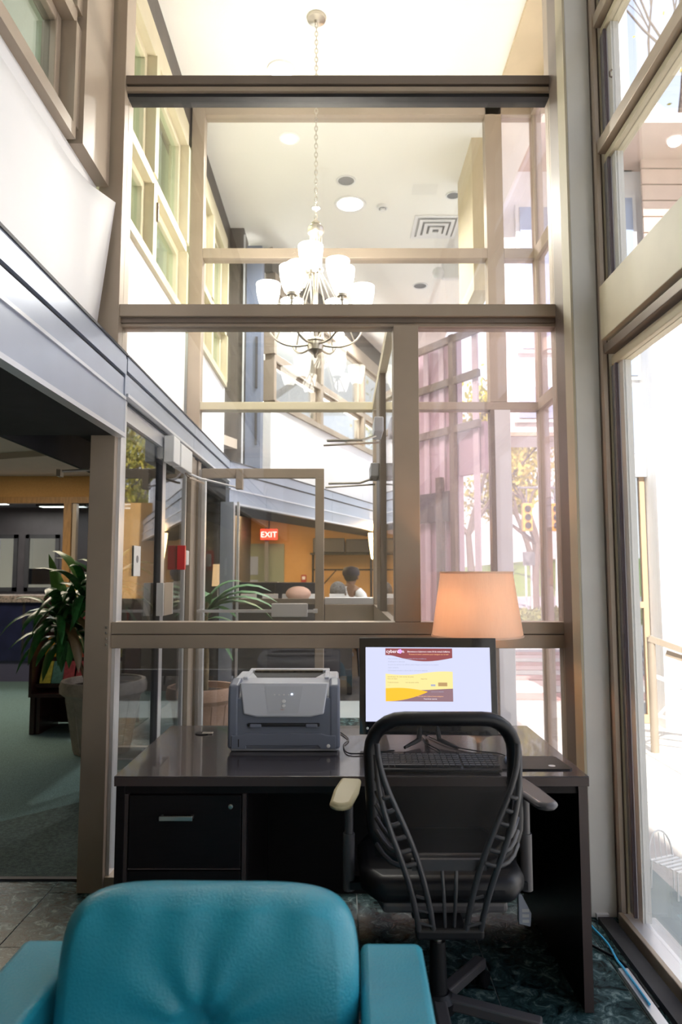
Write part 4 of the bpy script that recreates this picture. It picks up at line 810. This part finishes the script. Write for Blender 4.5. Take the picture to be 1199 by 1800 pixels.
# bench arm sticking out of the soffit
t = thing('track_bracket', 'thin metal bracket under the black soffit beside the post', 'bracket', (-1.18, 3.20, 1.90)); MB().tube([(.02, 0.06, .0), (-.11, -.02, -.02)], .007, 6).build('rod', NICK, t); MB().box(-.118, -.10, -.04, .0, -.045, -.012).build('clip', NICK, t)
# ---- seating area beyond
ex = thing('exit_sign', 'red lit EXIT sign on the warm far wall', 'exit sign', (-1.36, 13.2, 2.06)); MB().box(-.16, .16, -.03, .03, 0, .20).build('housing', flat('exit_red', (.9, .05, .03), 1.2), ex, bevel=.005); text('lettering', 'EXIT', .15, flat('exit_white', (1, .75, .7), 1.5), ex, Matrix.Translation((0, -.033, .045)) @ XZ, align='CENTER'); MB().tube([(0, 0, .2), (0, 0, .69)], .012, 6).build('hanger', BLKP, ex)
dd = struct('door_3', label='grey glazed interior door at the back below the exit sign', cat='door', loc=(-1.55, 13.55, 0)); MB().box(-.45, .45, 0, .05, 0, 2.0).build('leaf', mat('grey_green_door', (.22, .26, .20), .5), dd)
for k in range(3): MB().box(-.30, -.05, -.012, 0, .5 + .45 * k, .85 + .45 * k).build('pane', WINB, dd)
MB().box(.1, .17, -.25, -.2, .3, 2.3).build('frame', CAN, dd)
sf = thing('wall_shelf', 'dark steel frame shelf on the golden wall with a black box on top', 'shelf', (.02, 13.3, 0))
for x in (-.55, .55): MB().box(x - .02, x + .02, -.02, .02, 0, 1.78).build('post', BLKP, sf)
MB().box(-.6, .9, -.18, .2, 1.78, 1.81).build('board', BLKP, sf); MB().bar((-.55, 0, 1.0), (-.1, 0, 1.5), .02, .02).build('brace', BLKP, sf); MB().box(-.55, .9, -.02, .02, 1.48, 1.51).build('rail', BLKP, sf)
o = MB().box(-.50, .10, -.12, .12, 0, .28).box(.12, .60, -.12, .12, 0, .26).build('storage_box', DCAB, bevel=.02); o.location = (.02, 13.3, 1.811); tag(o, 'black storage case lying on the wall shelf', 'box')
t = thing('fire_call_point', 'small red fire call point on the golden wall', 'call point', (-.72, 13.58, 1.22)); MB().box(-.05, .05, -.03, .0, 0, .18).build('body', flat('dull_red', (.35, .03, .02)), t, bevel=.006); MB().box(-.03, .03, -.036, -.03, .09, .15).build('face', WPL, t)
t = thing('floor_lamp', 'bright conical floor lamp glowing before the golden wall at right', 'lamp', (.50, 10.4, .0)); MB().lathe([(0, 1.62), (.05, 1.64), (.085, 1.88), (.095, 2.02), (.088, 2.02), (.04, 1.66), (0, 1.66)], n=20).build('lamp_shade', flat('sconce_glow', (1, .72, .35), 8), t, smooth=50); MB().tube([(0, 0, 1.63), (0, 0, .03)], .012, 8).build('pole', BLKP, t); MB().lathe([(0, 0), (.14, 0), (.13, .03), (0, .035)], n=20).build('base', BLKP, t)
lamp('POINT', 'uplight_bulb', (.50, 10.4, 2.12), 14, (1, .62, .28), size=.06)
t = thing('table_lamp', 'small cream cylinder lamp behind the dark frames left of the far plants', 'lamp', (-1.36, 7.75, 1.28)); MB().lathe([(.062, 0), (.052, .24), (.049, .24), (.059, 0)], n=24, closed=True).build('lamp_shade', flat('small_shade', (1, .62, .30), .9), t, smooth=50); MB().lathe([(0, -.56), (.05, -.56), (.05, -.54), (.01, -.52), (.01, .1), (0, .1)], n=14).build('stem', NICK, t, smooth=40)
t = thing('side_table', 'dark round side table under the small cream lamp', 'table', (-1.36, 7.75, 0)); MB().lathe([(0, .69), (.25, .69), (.25, .72), (0, .72)], n=24).build('top', DCAB, t); MB().tube([(0, 0, .69), (0, 0, .02)], .03, 8).build('leg', BLKP, t); MB().lathe([(0, 0), (.16, 0), (.15, .02), (0, .02)], n=20).build('foot', BLKP, t)
# high-backed seats & tables
for k, (x, y, lab) in enumerate([(-.58, 9.7, 'dark blue high-backed seat just right of the far plants'), (-1.25, 10.3, 'dark blue seat left of the other, behind the plants')]):
    t = thing('lounge_chair', lab, 'chair', (x, y, 0), group='dark blue lounge chairs'); MB().box(-.33, .33, -.06, .06, .3, 1.30).build('backrest', mat('navy_fabric', (.035, .04, .07), .8) if k == 0 else MATS['navy_fabric'], t, bevel=.03, seg=3); MB().box(-.33, .33, .06, .58, .25, .45).build('seat', MATS['navy_fabric'], t, bevel=.03)
    for a, b_ in ((-.3, -.02), (.3, -.02), (-.3, .54), (.3, .54)): MB().box(a - .02, a + .02, b_ - .02, b_ + .02, 0, .26).build('leg', BLKP, t)
    MB().tube([(.33, -.02, 1.30), (.33, -.02, .35)], .012, 6).build('side_piping', ALU, t)
bt = thing('bar_table', 'dark high table with white cards behind the terracotta planter', 'table', (-.75, 8.6, 0)); MB().box(-.5, .9, -.25, .25, 1.05, 1.09).build('top', DCAB, bt)
for a in (-.45, .85): MB().box(a - .03, a + .03, -.2, .2, 0, 1.05).build('leg', BLKP, bt)
for k, x in enumerate((-1.12, -.86, -.62, -.30, -.05)):
    o = MB().box(-.09, .09, -.06, .06, 0, .08).build('menu_card_box', WPL); o.location = (x, 8.55 + .02 * (k % 2), 1.091); tag(o, 'white card box on the dark high table, number %s from its left end' % ('one', 'two', 'three', 'four', 'five')[k], 'box', 'white boxes on the high table')
o = MB().ball((0, 0, .09), .15, 14, (1, .6, .6)).build('cushion', mat('peach_fabric', (.62, .38, .30), .8), smooth=60); o.location = (-.50, 8.25, 1.092 - .0); tag(o, 'rounded peach coloured bundle at the front of the high table', 'cushion')
# ---- people
def person(label, loc, rz, shirt, hair, skin, cap=None, lean=.0, s=1.0):
    t = thing('person', label, 'person', loc, rz, group='people in the seating area')
    P = [(0, 0, .47), (0, .02, .62), (0, .03 + lean, .80), (0, .04 + lean, .95), (0, .02 + lean * 1.3, 1.00), (0, -.02 + lean * 1.6, 1.06), (0, -.03 + lean * 1.8, 1.14),
         (.19, .04 + lean, .90), (.25, -.02 + lean, .66), (.14, -.28 + lean, .66), (-.19, .04 + lean, .90), (-.25, -.02 + lean, .66), (-.14, -.28 + lean, .66),
         (.10, -.04, .46), (.13, -.44, .48), (.13, -.46, .06), (.13, -.58, .04), (-.10, -.04, .46), (-.13, -.44, .48), (-.13, -.46, .06), (-.13, -.58, .04)]
    E_ = [(0, 1), (1, 2), (2, 3), (3, 4), (4, 5), (5, 6), (3, 7), (7, 8), (8, 9), (3, 10), (10, 11), (11, 12), (0, 13), (13, 14), (14, 15), (15, 16), (0, 17), (17, 18), (18, 19), (19, 20)]
    Rr = [.14, .13, .15, .11, .055, .075, .095, .06, .045, .035, .06, .045, .035, .09, .065, .05, .04, .09, .065, .05, .04]
    me = bpy.data.meshes.new('body'); me.from_pydata(P, E_, []); o = bpy.data.objects.new('body', me); COL.objects.link(o); o.parent = t
    o.modifiers.new('skin', 'SKIN'); sv = me.skin_vertices[0].data
    for i, r_ in enumerate(Rr): sv[i].radius = (r_, r_)
    sv[0].use_root = True; q = o.modifiers.new('sub', 'SUBSURF'); q.levels = 2; q.render_levels = 2
    me.materials.append(skin)
    hz = Vector((0, -.03 + lean * 1.8, 1.12))
    MB().ball(hz + Vector((0, .025, .035)), .115, 16, (.92, 1, 1.02)).build('hair', hair, t, smooth=60)
    MB().tube([(0, .02, .45), (0, .03 + lean * .5, .66), (0, .04 + lean, .84), (0, .04 + lean, .99)], [.165, .165, .19, .085], 16, sq=.72).build('shirt', shirt, t, smooth=70)
    for s_ in (-1, 1): MB().tube([(s_ * .14, .04 + lean, .92), (s_ * .20, .03 + lean, .86), (s_ * .25, -.01 + lean, .68)], [.07, .072, .06], 10).build('sleeve', shirt, t, smooth=70)
    MB().ball((0, -.145 + lean * 1.8, 1.10), .016, 8).build('nose', skin, t, smooth=60)
    for s_ in (-1, 1): MB().ball((s_ * .10, -.03 + lean * 1.8, 1.11), .02, 8, (.5, 1, 1.4)).build('ear', skin, t, smooth=60)
    if cap: MB().lathe([(.12, .0), (.128, .05), (.10, .115), (.0, .14)], tuple(hz + Vector((0, .02, .02))), 16).build('cap', cap, t, smooth=60)
    return t
GH = mat('grey_curly_hair', (.22, .21, .21), .9, 0, .6, 60, 1, 90); DHR = mat('dark_hair', (.02, .015, .015), .7); SK = mat('skin_tone', (.20, .10, .06), .6)
person('person with grey curly hair seated with back to the camera', (-.04, 9.0, .05), R(180), mat('grey_shirt', (.42, .42, .45), .8), GH, SK)
person('person in a white shirt and dark cap bending over behind the grey-haired person', (.12, 10.0, .25), R(150), WHITE, DHR, SK, cap=mat('dark_cap', (.02, .015, .03), .7), lean=-.02)
for lab, x, y, z in (('plain stool under the person with grey curly hair', -.04, 9.0, .47), ('taller stool under the person in the white shirt', .12, 10.0, .64)):
    t = thing('stool', lab, 'stool', (x, y, 0)); MB().lathe([(0, z - .09), (.2, z - .09), (.2, z - .05), (0, z - .05)], n=20).build('seat', DCAB, t)
    for k in range(4): a = R(45 + 90 * k); MB().tube([(.14 * math.cos(a), .14 * math.sin(a), z - .09), (.19 * math.cos(a), .19 * math.sin(a), 0)], .014, 6).build('leg', BLKP, t)
# ================================================================ OUTDOORS
gr = struct('floor', label='pale sunlit pavement outside the right windows', cat='pavement')
part('ground_bed', CONC, gr, (1.25, 60, -10, 8.2, -.5, -.09), (4.9, 60, 8.2, 13, -.5, -.09), (1.56, 4.9, 8.2, 13, -.5, -.13))
pv0 = None
for i in range(5):
    for j in range(9):
        if pv0 is None: pv0 = MB().box(.005, 1.195, .005, 1.195, -.06, 0).build('paving_slab', CONC, gr); o = pv0
        else: o = pv0.copy(); COL.objects.link(o)
        o.location = (1.27 + 1.2 * i, -2.6 + 1.2 * j, -.035 + rnd.uniform(-.003, .003))
for k in range(8):
    pass
bp_ = struct('floor', label='rosy brick drive crossing behind the pavement', cat='drive')
for k in range(10): part('paver_band', [BRICKP, CONC, mat('rosy_concrete', (.60, .45, .42), .9) if k == 2 else MATS.get('rosy_concrete', BRICKP)][k % 3], bp_, (1.6, 30, 8.25 + .5 * k, 8.25 + .5 * k + .44, -.12, -.03 + .004 * (k % 2)))
sb('floor', ASPH, 'pale asphalt road in front of the grass hill', 'road', (-30, 60, 24, 46, -.3, -.06), (1.6, 60, 13.3, 20.5, -.3, -.06))
hb = MB(); vs = []; nx, ny = 24, 10
for i in range(nx + 1):
    for j in range(ny + 1):
        x = -20 + 80 * i / nx; y = 46 + 40 * j / ny; vs.append((x, y, -.05 + 1.6 * (1 - math.cos(min(1, j / ny * 1.3) * math.pi)) * (.35 + .65 * min(1, max(0, (x - 2) / 22)))))
hb.add(vs, [(i * (ny + 1) + j, (i + 1) * (ny + 1) + j, (i + 1) * (ny + 1) + j + 1, i * (ny + 1) + j + 1) for i in range(nx) for j in range(ny)])
o = hb.build('floor', GRASS, smooth=60); o['kind'] = 'structure'; o['label'] = 'green grass hill across the road'; o['category'] = 'lawn'
def scatter(name, m, c, rx, ry, rz_, n, s, parent=None, seed=1):
    r_ = random.Random(seed); b = MB()
    for _ in range(n):
        while True:
            p = Vector((r_.uniform(-1, 1), r_.uniform(-1, 1), r_.uniform(-1, 1)))
            if p.length < 1: break
        p = Vector((c[0] + p.x * rx, c[1] + p.y * ry, c[2] + p.z * rz_)); e = Euler((r_.uniform(0, 6), r_.uniform(0, 6), r_.uniform(0, 6))).to_matrix()
        q = s * r_.uniform(.6, 1.3); b.add([p + e @ Vector((-q, 0, 0)), p + e @ Vector((0, -q * .5, q * .1)), p + e @ Vector((q, 0, 0)), p + e @ Vector((0, q * .5, q * .1))], [(0, 1, 2, 3)])
    return b.build(name, m, parent, world=parent is not None)
def tree(label, loc, h, r, seed, leaves, lm, ls=.16, spread=1.0, depth=4):
    t = thing('tree', label, 'tree', loc, group='trees outside'); r_ = random.Random(seed); tips = []; b = MB()
    def grow(p, d, L, rad, k):
        pts = [p]; q = Vector(p); dd = Vector(d)
        for _ in range(3): dd = (dd + Vector((r_.uniform(-.16, .16), r_.uniform(-.16, .16), .03))).normalized(); q = q + dd * (L / 3); pts.append(q.copy())
        b.tube(pts, [rad, rad * .88, rad * .76, rad * .62], 6 if k < 2 else 4)
        if k == 0: tr0.append(len(b.v))
        if k >= depth: tips.append(q); return
        for _ in range(3 if k < 3 else 2):
            nd = (dd + Vector((r_.uniform(-.9, .9), r_.uniform(-.9, .9), r_.uniform(-.2, .5))) * spread).normalized(); grow(q, nd, L * r_.uniform(.6, .8), rad * .55, k + 1)
            if k >= 2: tips.append(q)
    tr0 = []; grow(Vector((0, 0, 0)), Vector((0, 0, 1)), h * .36, r, 0); b.build('trunk', TRUNK, t)
    if leaves:
        lb = MB()
        for _ in range(leaves):
            p = r_.choice(tips) + Vector((r_.gauss(0, .35), r_.gauss(0, .35), r_.gauss(0, .3))); e = Euler((r_.uniform(0, 6), r_.uniform(0, 6), r_.uniform(0, 6))).to_matrix(); q = ls * r_.uniform(.6, 1.3)
            lb.add([p + e @ Vector((-q, 0, 0)), p + e @ Vector((0, -q * .5, 0)), p + e @ Vector((q, 0, 0)), p + e @ Vector((0, q * .5, 0))], [(0, 1, 2, 3)])
        lb.build('foliage', lm, t, kind='stuff')
    return t
tree('yellow leaved tree seen above the left side of the lamp shade', (3.6, 18.5, -.06), 7.0, .13, 3, 2600, YLEAF, .10)
tree('yellow tree in the distance between the posts beyond the road', (8.4, 30.5, -.05), 8.0, .2, 5, 2400, YLEAF, .13)
tree('bare branched tree beyond the traffic lights', (16.5, 60, 1.2), 13, .3, 8, 500, YLEAF, .14, depth=5)
tree('bushy tree on the right shoulder of the hill', (23, 66, 1.8), 8, .3, 11, 3000, BUSH, .3)
tree('olive tree on the hill left of the white pole', (19, 68, 1.5), 10, .3, 13, 2600, YLEAF, .3)
tree('bare tree whose fine branches show in the top right panes', (6.3, 12.6, -.06), 14.5, .17, 21, 500, YLEAF, .05, spread=.85, depth=6)
tree('tree standing in front of the building behind the camera', (5.4, -1.9, -.06), 5.5, .15, 25, 5000, YLEAF, .11)
o = scatter('hedge', BUSH, (8.5, 21.8, .12), 5.5, .7, .28, 5000, .09, seed=4); tag(o, 'low olive hedge between the drive and the road', 'hedge', kind='stuff')
# traffic lights, signs, pole
for x, z, y, lab in ((6.72, 2.96, 25.2, 'amber traffic light nearer the white post'), (7.75, 2.96, 25.2, 'amber traffic light farther from the white post')):
    t = thing('traffic_light', lab, 'traffic light', (x, y, z), group='traffic lights over the road'); MB().box(-.17, .17, -.12, .12, 0, 1.0).build('housing', TLY, t, bevel=.03)
    for k in range(3): MB().lathe([(0, .0), (.10, .0), (.12, .05), (.10, .05)], n=14, M=Matrix.Translation((0, -.12, .2 + .3 * k)) @ Matrix.Rotation(R(90), 4, 'X')).build('lens_hood', BLKP, t)
    MB().tube([(0, 0, 1.0), (0, 0, 1.535)], .03, 6).build('hanger', CAN, t)
t = thing('signal_mast', 'thin mast arm holding the traffic lights', 'mast', (10.2, 25.2, -.06)); MB().tube([(0, 0, 0), (0, 0, 4.65)], [.10, .07], 8).build('pole', CAN, t); MB().tube([(0, 0, 4.6), (-3.8, 0, 4.6)], [.06, .04], 8).build('arm', CAN, t)
t = thing('street_sign', 'pair of white sign posts beside the road', 'sign', (6.0, 22.8, -.06))
for x in (0, .18): MB().tube([(x, 0, 0), (x, 0, 2.0)], .03, 6).build('post', WPL, t)
MB().box(-.1, .3, -.04, -.03, 1.75, 2.2).build('panel', CAN, t)
o = thing('lamp_pole', 'slim white pole right of the sign posts', 'pole', (7.35, 24.0, -.06)); MB().tube([(0, 0, 0), (.02, 0, 1.2), (.05, 0, 2.7)], [.07, .05, .04], 8).build('shaft', WPL, o, smooth=50); MB().lathe([(0, 0), (.14, 0), (.12, .08), (0, .08)], n=12).build('foot', WPL, o)
# white wing with overhanging upper storey
wg = struct('wall_exterior', label='sunlit white building wing with an overhanging upper storey outside', cat='building')
part('upper_storey', SIDE, wg, (1.66, 9, 7.0, 7.6, 2.80, 5.62)); part('fascia_line', BRZ, wg, (1.64, 9, 6.96, 7.0, 2.80, 2.84)); part('tower', SIDE, wg, (2.60, 3.05, 6.975, 7.4, 5.62, 8.6)); part('tower', SIDE, wg, (3.045, 3.40, 6.70, 7.0, -.06, 4.75)); part('eave', SIDEP, wg, (1.5, 5.5, 6.2, 7.0, 5.62, 5.72))
for x0, x1, z0, z1 in ((1.8, 2.2, 2.98, 3.30), (1.85, 2.6, 3.7, 5.2), (2.62, 3.02, 2.62, 3.30), (2.62, 3.02, 3.42, 5.3), (3.6, 4.4, 3.3, 4.6)):
    wf = part('window_frame', WPL, wg, (x0 - .04, x1 + .04, 6.955, 6.995, z0 - .04, z1 + .04)); MB().box(x0, x1, 6.94, 6.953, z0, z1).build('pane', WINB, wf, world=True)
sf_ = part('shopfront', mat('oak_door_frame', (.55, .38, .24), .5), wg, (2.985, 3.035, 6.95, 7.0, -.03, 2.38), (2.55, 2.60, 6.95, 7.0, -.03, 2.38), (2.60, 2.985, 6.95, 7.0, -.03, .05), (2.60, 2.985, 6.95, 7.0, 1.08, 1.14))
MB().box(2.60, 2.985, 6.97, 6.976, .05, 2.38).build('pane', GLD, wg, world=True); part('room_backdrop', mat('tan_interior', (.42, .33, .25), .8), wg, (2.55, 3.04, 7.9, 8.0, -.03, 1.6))
part('beam', SIDE, wg, (2.50, 3.04, 6.9, 7.0, 2.38, 2.60))
# siding boards on the gable at upper right
sd = struct('wall_gable', label='rosy clapboard gable with white rake trim at the upper right', cat='gable')
for k in range(8): MB().bar((3.06, 6.80, 5.95 - .17 * k), (3.25 + .23 * k, 6.80, 5.95 - .17 * k), .03, .155).build('siding_board', SIDEP, sd, world=True)
MB().bar((3.03, 6.74, 6.22), (5.2, 6.74, 4.55), .06, .16).build('rake_trim', SIDE, sd, world=True)
# mauve stand-in geometry for reflections in the right pane, with slanting transoms
mf = struct('wall_exterior', label='mauve stand-in for reflections in the right pane, with dark transoms', cat='building')
A = Vector((1.66, 8.05, 0)); B = Vector((1.04, 9.0, 0)); dA = (B - A).normalized()
def mfb(name, m, t0, t1, z0, z1, off=0, th=.08, label=None):
    a = A + dA * t0; b_ = A + dA * t1; n_ = Vector((dA.y, -dA.x, 0)) * -1; n_ = Vector((-abs(dA.y), -abs(dA.x), 0))
    q = [(a + n_ * off), (b_ + n_ * off), (b_ + n_ * (off + th)), (a + n_ * (off + th))]
    return MB().prism([(v.x, v.y) for v in q], z0, z1).build(name, m, mf, world=True, label=label)
Lm = (B - A).length
mfb('reflection_panel', MAUVE, .45, Lm + .3, -.03, 4.35, -.1); mfb('reflection_panel', MAUVE, .0, .45, 2.6, 3.2, -.1)
for t_ in (0.06, .46, .66, Lm - .18): mfb('reflection_strip', MAUVL, t_, t_ + .09, .2, 4.34, 0, .02)
for z in (4.25, 3.72, 3.12): mfb('transom', BRZD, 0, Lm + .3, z, z + .09, .03, .05)
mfb('post', BRZD, .42, .50, -.03, 4.35, .03, .05); mfb('post', TRUNK, .64, .74, -.03, 2.6, .05, .05)
mfb('sign_board', DCAB, .50, Lm + .1, 2.05, 2.42, .06, .02, label='grey board with a white heart-shaped emblem')
# railing
rl = thing('railing', 'painted metal handrail of the outside steps at the right edge', 'railing', (2.56, 5.85, -.035))
MB().tube([(0, 0, 0), (0, 0, .93)], .035, 8).build('post', BRZ, rl, smooth=50); MB().bar((-.02, 0, .92), (.95, -.35, .55), .06, .05).build('handrail', BRZ, rl); MB().bar((0, 0, .62), (.8, -.3, .30), .03, .03).build('lower_rail', ALU, rl); MB().tube([(.8, -.3, 0), (.8, -.3, .60)], .03, 8).build('post', BRZ, rl, smooth=50)
MB().bar((.02, 0, .28), (.42, -.15, .78), .025, .025).build('brace', ALU, rl); MB().bar((.02, 0, .30), (.6, -.2, .12), .02, .02).build('brace', ALU, rl); MB().bar((.12, .0, .80), (.40, -.12, .70), .05, .05).build('bracket', BRZ, rl)
# garden chair
gc = thing('garden_ornament', 'small white wire chair-shaped ornament on the shaded paving at the right edge', 'garden ornament', (1.50, 3.27, -.035), rz=R(25)); gc.scale = (.36, .36, .36)
for a, b_ in ((-.2, -.2), (.2, -.2), (-.2, .2), (.2, .2)): MB().tube([(a, b_, 0), (a * .95, b_ * .95, .42)], .012, 6).build('leg', WPL, gc, smooth=50)
for k in range(6): MB().bar((-.2, -.2 + .08 * k, .42), (.2, -.2 + .08 * k, .42), .04, .012).build('slat', WPL, gc)
MB().tube(bez((-.2, .2, .42), (-.22, .26, .85), (.22, .26, .85), (.2, .2, .42), 12), .012, 6).build('back_hoop', WPL, gc, smooth=60)
for k in range(3): MB().tube([(-.1 + .1 * k, .2, .42), (-.09 + .09 * k, .235, .72)], .008, 6).build('back_rod', WPL, gc)
# sconce glass and standing things of the upper hall
ul = thing('lantern', 'white cylinder lantern with metal bands behind the far upper window', 'lantern', (-1.02, 8.9, 3.32))
MB().lathe([(.10, 0), (.10, .42), (0, .42)], n=20).build('shade', flat('lantern_glow', (1, 1, .97), 1.2), ul, smooth=50)
MB().tube([(0, 0, .01), (0, 0, -.515)], .012, 8).build('stand', BLKP, ul)
for z in (.06, .36): MB().lathe([(.103, z), (.106, z), (.106, z + .03), (.103, z + .03)], n=20, closed=True).build('band', BRZ, ul)
